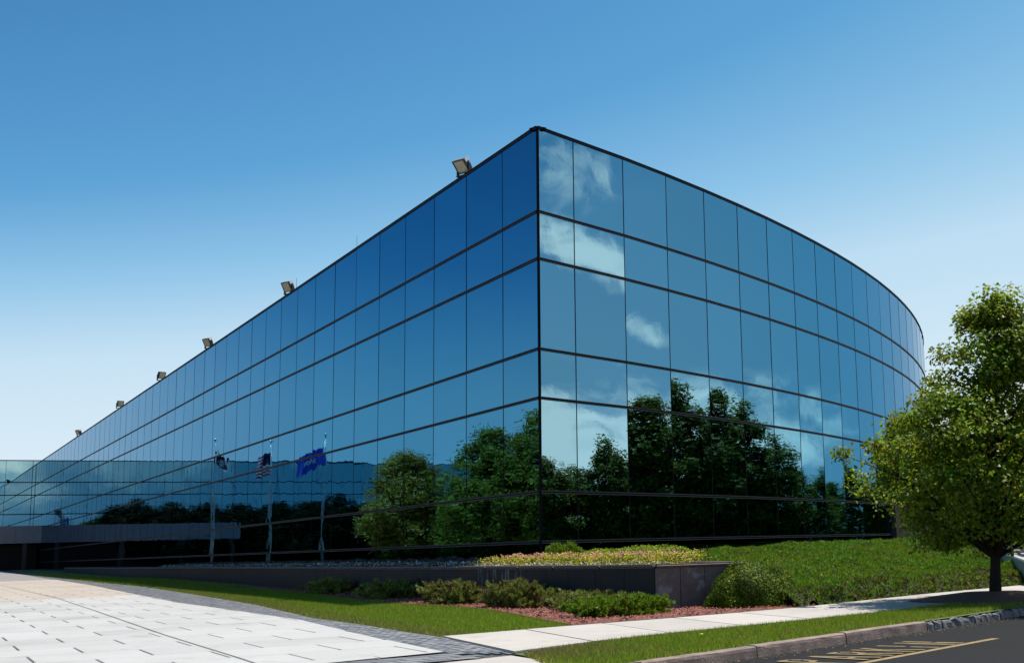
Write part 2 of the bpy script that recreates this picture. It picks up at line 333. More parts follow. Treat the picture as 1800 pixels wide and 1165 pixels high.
# driveway slabs in running bond: pieces near the camera are parts, the rest one joined part
d1 = np.array([math.cos(rad(A_)), math.sin(rad(A_))]); d2 = np.array([d1[1], -d1[0]])   # along the drive / across
proto = {}
def slab_mesh(key, lx, ly, h, m, ch=.012):
    if key in proto: return proto[key]
    v = [(ch, ch, 0), (lx-ch, ch, 0), (lx-ch, ly-ch, 0), (ch, ly-ch, 0), (0, 0, -ch), (lx, 0, -ch), (lx, ly, -ch), (0, ly, -ch), (0, 0, -h), (lx, 0, -h), (lx, ly, -h), (0, ly, -h)]
    f = [(0, 1, 2, 3)] + [(4+i, 4+(i+1) % 4, (i+1) % 4, i) for i in range(4)] + [(8+i, 8+(i+1) % 4, 4+(i+1) % 4, 4+i) for i in range(4)]
    me = bpy.data.meshes.new(key); me.from_pydata(v, [], f); me.materials.append(MATS[m]); me.update(); proto[key] = me; return me
far_s = MB(); cand = []
Wd, Ld_ = 1.57, 1.50
for r_ in range(-2, 75):
    for c_ in range(-30, 12):
        p0 = (0.88 + c_ * Wd + (.785 if r_ % 2 else 0) + .0); q0 = 14.9 + (r_ - 3) * Ld_ + .65
        cc = d2 * (p0 + Wd/2) + d1 * (q0 + Ld_/2)
        cand.append((np.hypot(*cc), p0, q0, cc))
cand.sort(key=lambda t_: t_[0]); nslab = 0
slope = math.atan(.0055)
for dist, p0, q0, cc in cand:
    cor = np.array([d2 * (p0 + a1 * Wd) + d1 * (q0 + b1 * Ld_) for a1, b1 in ((0, 0), (1, 0), (1, 1), (0, 1))])
    ins = inpoly(cor, drive_poly)
    if not ins.any() or cc[1] < 8: continue
    azc = math.degrees(math.atan2(cc[1], cc[0]))
    if not (96 < azc < 128): continue
    if dist > 95: continue
    g = .007
    jo = .022                                            # the wide open joint along the drive
    if ins[[0, 3]].all() and 10 < dist < 60:                # dark filler strip in the open cross joint
        zj = float(gz(*cc)) + .0125 + E; b = len(jst.v); jst.v += [(*(d2 * (p0 + a1) + d1 * (q0 + b1)), zj) for a1, b1 in ((-jo/2, .13), (jo/2, .13), (jo/2, Ld_ - .13), (-jo/2, Ld_ - .13))]; jst.f.append((b, b+1, b+2, b+3)); jst.m.append(0)
    if ins.all():
        if dist < 62 and nslab < 290 and azc < 120:
            tan_ = dist > 48 + 7 * random.random()
            me = slab_mesh('drive_slab_tan' if tan_ else 'drive_slab', Wd - jo, Ld_ - g, .06, 'slab_tan' if tan_ else 'slab_concrete')
            o = bpy.data.objects.new('slab', me); link(o, bed); p_ = d2 * (p0 + jo/2) + d1 * (q0 + g/2)
            o.matrix_world = Matrix.Translation((p_[0], p_[1], float(gz(*p_)) + .016 + E + random.uniform(-.0015, .0015))) @ Matrix.Rotation(.0055, 4, 'X') @ Matrix.Rotation(math.atan2(d2[1], d2[0]), 4, 'Z'); nslab += 1
        else:
            b = len(far_s.v); far_s.v += [(*(d2 * (p0 + a1) + d1 * (q0 + b1)), float(gz(*(d2 * (p0 + a1) + d1 * (q0 + b1)))) + .016 + E) for a1, b1 in ((jo/2, g/2), (Wd-jo/2, g/2), (Wd-jo/2, Ld_-g/2), (jo/2, Ld_-g/2))]; far_s.f.append((b, b+1, b+2, b+3)); far_s.m.append(1 if 48 + 7 * random.random() < dist else 0)
    else:                                                # cut slabs against the border
        bm = bmesh.new(); 
        pts = [Vector((*(d2 * (p0 + a1) + d1 * (q0 + b1)), 0)) for a1, b1 in ((jo/2, g/2), (Wd-jo/2, g/2), (Wd-jo/2, Ld_-g/2), (jo/2, Ld_-g/2))]
        bm.faces.new([bm.verts.new(p) for p in pts]); seg = None; best = 1e9
        poly = drive_poly; n_ = len(poly)
        for i in range(n_):
            a0, a1 = np.array(poly[i]), np.array(poly[(i+1) % n_]); t_ = np.clip(((cc - a0) @ (a1 - a0)) / ((a1 - a0) @ (a1 - a0)), 0, 1); dd = np.hypot(*(a0 + (a1 - a0) * t_ - cc))
            segs_ = dd
            if dd < 1.3:
                nrm = np.array([-(a1-a0)[1], (a1-a0)[0]]); nrm = nrm / np.hypot(*nrm)
                tst = a0 + (a1 - a0) * .5 + nrm * .05
                if inpoly(np.array([tst]), poly)[0]: nrm = -nrm
                bmesh.ops.bisect_plane(bm, geom=bm.verts[:] + bm.edges[:] + bm.faces[:], plane_co=(*a0, 0), plane_no=(*nrm, 0), clear_outer=True)
        if bm.faces:
            z = float(gz(*cc)) + .012 + E
            for fc in bm.faces:
                b = len(far_s.v); far_s.v += [(v.co.x, v.co.y, float(gz(v.co.x, v.co.y)) + .016 + E) for v in fc.verts]; far_s.f.append(tuple(range(b, b + len(fc.verts)))); far_s.m.append(1 if 48 + 7 * random.random() < dist else 0)
        bm.free()
fs = far_s.build('slab_field', ['slab_concrete', 'slab_tan'], bed); fs['kind'] = 'stuff'
jst.build('joint_strips', 'joint_mid', bed)['kind'] = 'stuff'
# the long open seam down the drive
sm_ = MB(); M0 = Matrix.Translation((0, 0, 0))
seam = [(-38.3, 73.9), (-23.2, 48.7), (-16.1, 36.1), (-9.9, 25.0), (-6.5, 19.1), (-4.2, 15.0)]
for (x0, y0), (x1, y1) in zip(seam, seam[1:]):
    v_ = np.array([x1 - x0, y1 - y0]); n_ = np.array([-v_[1], v_[0]]) / np.hypot(*v_) * .022; b = len(sm_.v)
    for (x, y), s_ in (((x0, y0), 1), ((x1, y1), 1), ((x1, y1), -1), ((x0, y0), -1)):
        sm_.v.append((x + n_[0] * s_, y + n_[1] * s_, float(gz(x, y)) + .019 + E))
    sm_.f.append((b, b+1, b+2, b+3)); sm_.m.append(0)
sm_.build('seam', 'joint_mid', bed)

# grey pavers of the border: long bricks laid along the curve
def resample(poly, step):
    p = np.array(poly, float); L = np.r_[0, np.cumsum(np.hypot(*np.diff(p, axis=0).T))]; s = np.arange(0, L[-1], step)
    return np.c_[np.interp(s, L, p[:, 0]), np.interp(s, L, p[:, 1])], L[-1]
def smooth_poly(poly, n=400):
    p = np.array(poly, float); L = np.r_[0, np.cumsum(np.hypot(*np.diff(p, axis=0).T))]; s = np.linspace(0, L[-1], n)
    q = np.c_[np.interp(s, L, p[:, 0]), np.interp(s, L, p[:, 1])]
    return q
bo = np.array(O_band[::-1]); bi = np.array([(-3.35, 18.75)] + I_band[::-1])
bo = np.vstack([[(-2.62, 18.52)], bo]); 
def arcl(p): L = np.r_[0, np.cumsum(np.hypot(*np.diff(p, axis=0).T))]; return L
Lo, Li = arcl(bo), arcl(bi)
def at_(p, L, t_): s = t_ * L[-1]; return np.array([np.interp(s, L, p[:, 0]), np.interp(s, L, p[:, 1])])
rows_ = 9; npv = 0; pv_far = MB(); t_ = 0.0; row_t = [0.0] * rows_
plist = []
for r_ in range(rows_):
    t_ = (r_ % 2) * .0012
    while t_ < .97:
        step = .42 / Lo[-1] * (1 if t_ < .2 else 2.5)
        plist.append((t_, r_, step)); t_ += step
plist.sort()
for t_, r_, step in plist:
    e0 = .0001; a0, a1 = t_ + .012 / Lo[-1], t_ + step - .012 / Lo[-1]
    f0, f1 = (r_ + .05) / rows_, (r_ + .95) / rows_
    q = [at_(bo, Lo, a0) * (1-f0) + at_(bi, Li, a0) * f0, at_(bo, Lo, a1) * (1-f0) + at_(bi, Li, a1) * f0, at_(bo, Lo, a1) * (1-f1) + at_(bi, Li, a1) * f1, at_(bo, Lo, a0) * (1-f1) + at_(bi, Li, a0) * f1]
    c_ = sum(q) / 4; z = float(gz(*c_)) + .014 + E + random.uniform(-.003, .003)
    if npv < 290:
        v = [(*(p - c_), 0) for p in q] + [(*(p - c_), -.05) for p in q]
        o = mesh_obj('paver', v, [(3, 2, 1, 0), (0, 1, 5, 4), (1, 2, 6, 5), (2, 3, 7, 6), (3, 0, 4, 7)], random.choice(('paver_grey', 'paver_grey', 'paver_light', 'paver_dark')), bandbed)
        o.location = (c_[0], c_[1], z); npv += 1
    else:
        b = len(pv_far.v); pv_far.v += [(p[0], p[1], z) for p in q]; pv_far.f.append((b+3, b+2, b+1, b)); pv_far.m.append(random.choice((0, 0, 1, 2)))
# border along the front of the drive
dF = np.array([-4.79, 18.0]) - np.array([-3.5, 19.0]); dF /= np.hypot(*dF); 
for r_ in range(4):
    s_ = (r_ % 2) * .2
    while s_ < 14:
        p_ = np.array([-3.45, 18.98]) + dF * s_ + np.array([.10, -.13]) * 0
        nF = np.array([-dF[1], dF[0]]); nF = nF if nF[1] < 0 else -nF
        q = [p_ + nF * (.02 + r_ * .26), p_ + dF * .39 + nF * (.02 + r_ * .26), p_ + dF * .39 + nF * (.26 + r_ * .26), p_ + nF * (.26 + r_ * .26)]
        c_ = sum(q) / 4; z = float(gz(*c_)) + .018 + E; b = len(pv_far.v); pv_far.v += [(p[0], p[1], z) for p in q]; pv_far.f.append((b, b+1, b+2, b+3)); pv_far.m.append(random.choice((0, 1, 2))); s_ += .41
o = pv_far.build('paver_field', ['paver_grey', 'paver_light', 'paver_dark'], bandbed); o['kind'] = 'stuff'

# pavement slabs
walk = sheet('sidewalk', walk_near + walk_far[::-1], .012, 'joint_light')
wf, Lf = smooth_poly(walk_far, 600), None; wn = smooth_poly(walk_near, 600)
Lf, Ln = arcl(wf), arcl(wn); NS = 33
nodes = np.linspace(0, 1, NS) ** 1.0
for i in range(NS - 1):
    tA, tB = nodes[i] + .0003, nodes[i+1] - .0003
    q = []
    for tt in (tA, tB):
        pa, pb = at_(wn, Ln, tt), at_(wf, Lf, tt); q.append((pa, pb))
    pts = [q[0][0], q[1][0], q[1][1], q[0][1]]; c_ = sum(pts) / 4
    v = [(*(p * .997 + c_ * .003 - c_), float(gz(*p) - gz(*c_))) for p in pts]; v += [(x, y, z - .08) for x, y, z in v]
    o = mesh_obj('slab', v, [(0, 1, 2, 3), (0, 4, 5, 1), (1, 5, 6, 2), (2, 6, 7, 3), (3, 7, 4, 0)], 'walk_concrete_stained' if i in (6, 7, 11) else 'walk_concrete', walk)
    o.location = (c_[0], c_[1], float(gz(*c_)) + .035 + E + random.uniform(-.002, .002))
# kerb: long cast lengths, then rough granite blocks
kerb = tag(empty('kerb', (*K(15, -10.7), E - 1.4)), 'pale cast concrete kerb with open joints beside the asphalt, turning to granite blocks under the tree', 'kerb')
bpy.context.view_layer.update()
def kerb_piece(name, s0, s1, m, rough=0., h=.145, wd=.17):
    prof = [(-wd/2, 0), (-wd/2, h+.15), (wd/2-.035, h+.15), (wd/2-.008, h+.137), (wd/2, h+.10), (wd/2+.02, 0)]
    n = 9 if rough == 0 else 3; v = []; f = []
    for i in range(n):
        s = s0 + (s1 - s0) * i / (n-1)
        for (o_, z) in prof:
            x, y = K(s - 15, o_ + (random.uniform(-.5, .5) * (rough + .008) if 0 < z else 0)); v.append((x, y, z - .30 + random.uniform(-.5, .5) * (rough + .004)))
    k = len(prof)
    for i in range(n-1):
        for j in range(k-1): f.append((i*k+j, i*k+j+1, (i+1)*k+j+1, (i+1)*k+j))
    f.append(tuple(range(k))[::-1]); f.append(tuple((n-1)*k+j for j in range(k)))
    o = mesh_obj(name, v, f, m, kerb); sm = (s0+s1)/2; x, y = K(sm, -10.7)
    o.location = (0, 0, float(gz(x, y)) + 1.4 + .012); return o
for s0, s1 in zip((10.6, 13.0, 15.45, 17.82), (12.98, 15.43, 17.79, 20.4)): kerb_piece('kerb_length', s0, s1, 'kerb_concrete')
s_ = 20.43
while s_ < 62:
    L_ = random.uniform(.22, .34); kerb_piece('granite_block', s_, s_ + L_ - .02, 'kerb_granite', .03, h=.12 + random.uniform(-.012, .012)); s_ += L_
# road paint
ym = MB(); 
for s0, s1 in ((-20, 10), (10, 15), (15, 19.25)):
    b = len(ym.v)
    for s, o_ in ((s0, -8.93), (s1, -8.93), (s1, -8.80), (s0, -8.80)): x, y = K(s, o_); ym.v.append((x, y, float(gz(x, y)) - .146 + E))
    ym.f.append((b+3, b+2, b+1, b)); ym.m.append(0)
yl = ym.build('painted_line', 'yellow_paint'); tag(yl, 'worn yellow painted line on the asphalt below the lettering', 'road marking')
let = empty('road_lettering', (*K(17, -9.5), float(gz(*K(17, -9.5))) - .146 + E), math.atan2(kd[1], kd[0])); tag(let, 'worn yellow stencilled letters reading PARKING on the asphalt by the kerb', 'road marking')
def stencil(ch):
    """stencil strokes in a unit cell, drawn as capsule bars (x along, y up)"""
    S = {'P': [((.08, 0), (.08, 1)), ((.08, 1), (.5, .98), (.62, .8), (.5, .58), (.2, .54))],
         'A': [((.0, 0), (.33, 1)), ((.38, 1), (.70, 0)), ((.2, .34), (.5, .34))],
         'R': [((.08, 0), (.08, 1)), ((.08, 1), (.5, .98), (.62, .8), (.5, .58), (.2, .54)), ((.34, .5), (.66, 0))],
         'K': [((.08, 0), (.08, 1)), ((.18, .48), (.64, 1)), ((.26, .52), (.68, 0))],
         'I': [((.3, 0), (.3, .44)), ((.3, .54), (.3, 1))],
         'N': [((.06, 0), (.06, 1)), ((.10, 1), (.60, 0)), ((.64, 0), (.64, .44)), ((.64, .54), (.64, 1))],
         'G': [((.64, .78), (.48, .98), (.22, .98), (.06, .75), (.06, .28), (.22, .02), (.48, .02), (.64, .2), (.64, .46), (.4, .46))]}
    return S[ch]
for i, ch in enumerate('PARKING'):
    lm = MB()
    for k_, st_ in enumerate(stencil(ch)):
        p = [Vector((x * .50, y * .98, 0)) for x, y in st_]
        for a0, a1 in zip(p, p[1:]):
            d_ = (a1 - a0).normalized(); n_ = Vector((-d_.y, d_.x, 0)) * .045; z = .0015 * (k_ + 1); b = len(lm.v)
            lm.v += [tuple(a0 + n_ - d_ * .01 + Vector((0, 0, z))), tuple(a0 - n_ - d_ * .01 + Vector((0, 0, z))), tuple(a1 - n_ + d_ * .01 + Vector((0, 0, z))), tuple(a1 + n_ + d_ * .01 + Vector((0, 0, z)))]
            lm.f.append((b, b+1, b+2, b+3)); lm.m.append(0)
    o = lm.build('letter', 'yellow_paint', let); o.location = (-2.05 + i * .62, -.50 - .02, 0)

# crumbs and dead leaves lying in the gutter and on the pavement edge
q = np.array([K(s, -10.52 + abs(o_) * .16) for s, o_ in zip(RS.uniform(12, 24, 420), RS.normal(size=420))]); zz = gz(q[:, 0], q[:, 1]) - .14 + E
o = swarm('leaf_litter', [(-.5, -.25, 0), (.5, -.2, .06), (.4, .25, 0), (-.5, .2, .08)], [(0, 1, 2, 3)], rots(len(q), spread=.3), RS.uniform(.008, .04, len(q)), np.c_[q, zz], ['grass_blade_dry', 'juniper_brown'], midx=(RS.rand(len(q)) < .4).astype(int)); tag(o, 'crumbs and dry leaves lying in the gutter along the kerb', 'litter', kind='stuff')

# ---------------------------------------------------------------- the glass office building
L0 = np.array([-4.64, 38.22]); LA = 121.2; LD = np.array([math.cos(rad(LA)), math.sin(rad(LA))]); LN = np.array([-LD[1], LD[0]])
BAY = 3.05; ROWS = [12.25, 9.745, 8.331, 5.675, 4.257, 1.590, .190]
office = tag(empty('office_building', (*L0, E + .0)), 'long blue mirror glass office block with a sharp corner and a curved right front', 'building')
bpy.context.view_layer.update()
OI = Vector((L0[0], L0[1], E))
def loc_off(x, y, z): return (x - L0[0], y - L0[1], z)
cols = []                                   # (x, y, angle, width, outward sign)
x_, y_ = L0
NL = 51; wl = [.85 * BAY] + [BAY] * (NL - 1); s_ = 0
for w_ in wl: cols.append((L0[0] + LD[0] * s_, L0[1] + LD[1] * s_, LA, w_, 1)); s_ += w_
LEND = L0 + LD * s_
rcols = []; P_ = L0.copy(); angs = [56.2, 56.2] + [58.1 + 1.235 * i for i in range(19)] + [82 + 3.0 * i for i in range(14)]
for i, an in enumerate(angs):
    w_ = 1.65 if i == 0 else 2.50; rcols.append((P_[0], P_[1], an, w_, -1)); P_ = P_ + w_ * np.array([math.cos(rad(an)), math.sin(rad(an))])
REND = P_
# opaque core and roof
outline = [L0] + [np.array([c[0], c[1]]) for c in rcols[1:]] + [REND, REND + np.array([-30, 60]), LEND + np.array([10, 25]), LEND]
def inset(pts, d):
    n = len(pts); o = []
    for i in range(n):
        a0, b0, c0 = np.array(pts[i-1]), np.array(pts[i]), np.array(pts[(i+1) % n]); e1 = (b0-a0)/np.hypot(*(b0-a0)); e2 = (c0-b0)/np.hypot(*(c0-b0))
        n1 = np.array([-e1[1], e1[0]]); n2 = np.array([-e2[1], e2[0]]); k = (n1+n2); k = k / (1 + n1 @ n2); o.append(b0 + k * d)
    return o
core = inset(outline, .05)
n_ = len(core); v = [loc_off(p[0], p[1], -1.9) for p in core] + [loc_off(p[0], p[1], 12.20) for p in core]
mesh_obj('core_wall', v, [(i, (i+1) % n_, n_+(i+1) % n_, n_+i) for i in range(n_)], 'core_dark', office)
rf = [loc_off(p[0], p[1], 12.205) for p in inset(outline, .30)]
bm = bmesh.new(); f_ = bm.faces.new([bm.verts.new(p) for p in rf]); bmesh.ops.triangulate(bm, faces=[f_]); me = bpy.data.meshes.new('roof'); bm.to_mesh(me); bm.free(); me.materials.append(MATS['roof_gravel'])
link(bpy.data.objects.new('roof', me), office)
TG = .046                                   # half height of a transom
def pane_mesh(wd, ht, sg, m):
    key = 'pane_%.3f_%.3f_%d_%s' % (wd, ht, sg, m)
    if key in proto: return proto[key]
    y1 = .02 * sg; v = [(0, 0, 0), (wd, 0, 0), (wd, y1, 0), (0, y1, 0), (0, 0, ht), (wd, 0, ht), (wd, y1, ht), (0, y1, ht)]
    f = [(2, 3, 7, 6), (0, 1, 2, 3), (4, 7, 6, 5), (1, 5, 6, 2), (0, 3, 7, 4)] if sg > 0 else [(3, 2, 6, 7), (0, 3, 2, 1), (4, 5, 6, 7), (1, 2, 6, 5), (0, 4, 7, 3)]
    me = bpy.data.meshes.new(key); me.from_pydata(v, [], f); me.materials.append(MATS[m]); me.update(); proto[key] = me; return me
far_g = MB(); prng = random.Random(3); npane = 0
def wall_cols(cl, nsep, skip_low=999):
    global npane
    for ci, (x, y, an, w_, sg) in enumerate(cl):
        rz = rad(an); G = .022
        jt = prng.gauss(0, .00035)
        for ri in range(6):
            if ri == 5 and ci >= skip_low: continue
            z1 = ROWS[ri] - (TG if ri else 0); z0 = ROWS[ri+1] + TG
            M = Matrix.Translation(loc_off(x + math.cos(rz) * G, y + math.sin(rz) * G, z0)) @ Matrix.Rotation(rz + prng.gauss(0, .0003) + jt, 4, 'Z') @ Matrix.Rotation(prng.gauss(0, .0004), 4, 'X')
            if ci < nsep:
                o = bpy.data.objects.new('glass_pane', pane_mesh(round(w_ - 2*G, 3), round(z1 - z0, 3), sg, 'mirror_glass')); link(o, office); o.matrix_local = M; npane += 1
            else: far_g.box((0, 0, 0), (w_ - 2*G, .02 * sg, z1 - z0), 0, M)
wall_cols(cols, 27); wall_cols(rcols, 15, 12)
o = far_g.build('glass_panes', 'mirror_glass', office); o['kind'] = 'stuff'
# mullions: slim dark gasket posts standing in the open joint
farm = MB()
for cl, ns, lo in ((cols, 27, 99), (rcols, 16, 13)):
    for ci, (x, y, an, w_, sg) in enumerate(cl):
        mb = MB() if ci < ns else farm; zb = ROWS[6] if ci < lo else ROWS[5]
        M = Matrix.Translation(loc_off(x, y, 0)) @ Matrix.Rotation(rad(an), 4, 'Z')
        if ci == 0 and cl is rcols: continue
        y0, y1 = sorted((-.04 * sg, .026 * sg)); mb.box((-.016, y0, zb), (.016, y1, 12.25), 0, M)
        if ci == 0: mb.box((-.022, -.05, zb - 1.2), (.018, .026, 12.25), 0, M)
        if ci < ns: mb.build('mullion', 'aluminium', office)
farm.build('mullions', 'aluminium', office)['kind'] = 'stuff'
# transoms: twin ribs with a recess between; one run per front and storey line
def run(path, z, name, top=False):
    mb = MB()
    for (x, y, an, w_, sg) in path:
        M = Matrix.Translation(loc_off(x, y, z)) @ Matrix.Rotation(rad(an), 4, 'Z')
        s = sg
        def bx(a0, a1, z0, z1, mi): y0, y1 = sorted((a0 * s, a1 * s)); mb.box((-.001, y0, z0), (w_ + .001, y1, z1), mi, M)
        if not top:
            bx(-.045, .035, -TG, TG, 0); bx(.035, .052, .020, TG-.004, 1); bx(.035, .052, -TG+.004, -.020, 1)
        else:
            bx(-.30, .045, 0, .09, 0); bx(.045, .056, .010, .028, 1); bx(.045, .065, .055, .09, 0)
    return mb.build(name, ['aluminium', 'light_aluminium'], office)
for ri in range(1, 7):
    run([cols[0][:3] + (sum(wl), 1)], ROWS[ri], 'transom'); run(rcols if ri < 5 else rcols[:12] if ri == 6 else rcols[:13], ROWS[ri], 'transom')
run([cols[0][:3] + (sum(wl), 1)], 12.25, 'coping', True); run(rcols, 12.25, 'coping', True)
# dark glass plinth
for cl, nm in ((cols, 51), (rcols, 12)):
    mb = MB()
    for (x, y, an, w_, sg) in cl[:nm]:
        M = Matrix.Translation(loc_off(x, y, 0)) @ Matrix.Rotation(rad(an), 4, 'Z'); y0, y1 = sorted((-.04 * sg, .012 * sg)); mb.box((.02, y0, -1.5), (w_ - .02, y1, ROWS[6] - TG), 0, M)
    mb.build('plinth_glass', 'dark_glass', office)
x, y, an, w_, sg = rcols[12]
mb = MB(); M = Matrix.Translation(loc_off(x, y, 0)) @ Matrix.Rotation(rad(an), 4, 'Z'); mb.box((.05, 0, -1.5), (1.7, -.25, ROWS[5] - TG - .02), 0, M)
mb.build('stone_pier', 'brown_stone', office)
mb = MB(); x, y = rcols[14][:2]; mb.tube([loc_off(x + .6, y - .6, -1.4), loc_off(x + .6, y - .6, 1.5)], .16, 12); mb.build('entrance_column', 'pale_stone', office)
# lightning rods
for s in (17.9, 27.4):
    p = L0 + LD * s; mb = MB(); mb.tube([loc_off(p[0], p[1], 12.35), loc_off(p[0], p[1], 12.85)], .007, 5); mb.build('lightning_rod', 'light_aluminium', office)

# floodlights on the roof edge
def floodlight(s, yaw, pitch, label):
    p = L0 + LD * s - LN * .1; t = tag(empty('floodlight', (p[0], p[1], 12.39 + E), rad(yaw)), label, 'floodlight', 'floodlights along the roof edge')
    mb = MB(); mb.box((-.28, -.05, 0), (-.24, .05, .42)); mb.box((.24, -.05, 0), (.28, .05, .42)); mb.box((-.28, -.07, -.0), (.28, .07, .04)); mb.build('bracket', 'lamp_housing', t)
    M = Matrix.Translation((0, 0, .42)) @ Matrix.Scale(.92, 4) @ Matrix.Rotation(rad(pitch), 4, 'X')
    mb = MB(); b0 = [(-.23, .20), (.23, .20), (.23, -.20), (-.23, -.20)]
    pr = [(-.34, .85, 1), (-.10, 1.18, 1)]
    vv_ = []; 
    for yy, sc in ((.20, .55), (.06, 1.0), (-.18, 1.05)):
        vv_ += [tuple(M @ Vector((a_ * sc * 1.1, yy, b_ * sc * 1.15))) for a_, b_ in b0]
    mb.v = vv_; mb.f = [(0, 1, 2, 3)] + [(k*4+i, (k+1)*4+i, (k+1)*4+(i+1) % 4, k*4+(i+1) % 4) for k in range(2) for i in range(4)]; mb.m = [0] * len(mb.f)
    mb.build('housing', 'lamp_housing', t)
    mb = MB(); 
    for a0, a1 in (((-.28, .235), (.28, .27)), ((-.28, -.27), (.28, -.235)), ((-.28, -.235), (-.245, .235)), ((.245, -.235), (.28, .235))): mb.box((a0[0], -.21, a0[1]), (a1[0], -.165, a1[1]), 0, M)
    mb.build('rim', 'lamp_housing', t)
    mb = MB(); mb.box((-.245, -.19, -.235), (.245, -.175, .235), 0, M); mb.build('lens', 'lamp_glass', t)
    mb = MB(); mb.box((-.20, -.16, .268), (.27, -.08, .285), 0, M); mb.box((.29, -.14, .12), (.305, .10, .27), 0, M); mb.build('cover_plate', 'lamp_trim', t)
    return t
fl = floodlight
fl(6.2, -118 + 84, 42, 'largest and nearest floodlight, tilted on the roof edge just left of the glass corner')
fl(29.2, -30, 30, 'second floodlight from the glass corner, boxy with a pale lens')
fl(48, -26, 30, 'third floodlight from the glass corner, leaning left with its pale lens showing')
fl(64.4, 58, 20, 'fourth floodlight from the glass corner, narrow and seen from its dark side')
fl(83.7, 50, 20, 'fifth floodlight from the glass corner, small dark and seen from the side')
fl(110.8, -28, 28, 'smallest and farthest floodlight, where the long roof edge nears the low wing')

# ---------------------------------------------------------------- the wing at the far left
WD = LN.copy(); WA = math.degrees(math.atan2(WD[1], WD[0]))
wing = tag(empty('glass_wing', (*LEND, E)), 'teal mirror glass wing with black floor lines at the far left end', 'building')
WR = [12.95, 10.2, 8.6, 6.2, 4.55]
def lw(x, y, z): return (x - LEND[0], y - LEND[1], z)
wc = []; P_ = LEND - WD * 12; an = WA
for i in range(40):
    if i > 9: an = WA - 1.1 * min(i - 9, 14)
    d_ = np.array([math.cos(rad(an)), math.sin(rad(an))]); wc.append((P_[0], P_[1], an, BAY, 1)); P_ = P_ + d_ * BAY
wfar = MB(); wm = MB()
for ci, (x, y, an, w_, sg) in enumerate(wc):
    for ri in range(4):
        z1, z0 = WR[ri] - .06, WR[ri+1] + .06
        M = Matrix.Translation(lw(x + math.cos(rad(an)) * .02, y + math.sin(rad(an)) * .02, z0)) @ Matrix.Rotation(rad(an) + prng.gauss(0, .0006), 4, 'Z') @ Matrix.Rotation(prng.gauss(0, .0006), 4, 'X')
        if 3 <= ci < 7:
            o = bpy.data.objects.new('glass_pane', pane_mesh(round(w_ - .04, 3), round(z1 - z0, 3), 1, 'mirror_glass_wing')); link(o, wing); o.matrix_local = M
        else: wfar.box((0, 0, 0), (w_ - .04, .02, z1 - z0), 0, M)
    M = Matrix.Translation(lw(x, y, 0)) @ Matrix.Rotation(rad(an), 4, 'Z')
    wm.box((0, -.3, -1.5), (w_ + .02, -.03, 12.95), 0, M)
    for ri in range(5): wm.box((0, -.03, WR[ri] - .055), (w_, .05, WR[ri] + .055), 0, M)
    if ci % 2 == 0: wm.box((-.03, -.03, 4.55), (.03, .03, 12.95), 0, M)
wfar.build('glass_panes', 'mirror_glass_wing', wing)['kind'] = 'stuff'
wm.build('frame_grid', 'aluminium', wing)
mb = MB()
for (x, y, an, w_, sg) in wc: M = Matrix.Translation(lw(x, y, 0)) @ Matrix.Rotation(rad(an), 4, 'Z'); mb.box((0, -.03, -1.2), (w_ - .04, .0, 4.45), 0, M)
mb.build('ground_floor_glass', 'dark_glass', wing)
mb = MB(); mb.box((22, -14, 12.95), (44, -6, 13.45), 0, Matrix.Rotation(rad(WA), 4, 'Z')); mb.build('roof_plant_room', 'fascia_metal', wing)
# entrance canopy in front of the wing
can = tag(empty('entrance_canopy', (*(LEND - LD * 14), E)), 'flat grey metal fascia of the entrance canopy below the teal wing', 'canopy')
Mc = Matrix.Rotation(rad(WA), 4, 'Z')
for k in range(8):
    mb = MB(); mb.box((.03 + k * 2.79, .0, 2.42), (.03 + k * 2.79 + 2.76, .10, 4.42), 0, Mc); mb.build('fascia_panel', 'fascia_metal', can)
mb = MB(); mb.box((.05, -3.2, 2.5), (22.3, -.005, 4.3), 0, Mc); mb.build('roof_slab', 'core_dark', can)
for k in (1.5, 8.5, 15.5, 21.5):
    mb = MB(); mb.box((k, -.9, -1.2), (k + .45, -.45, 2.5), 0, Mc); mb.build('column', 'brown_stone', can)
mb = MB(); mb.box((.2, -13.6, -1.2), (22, -3.3, 2.3), 0, Mc); mb.build('canopy_shade_block', 'core_dark', can)  # black block added to stand for the darkness under the canopy

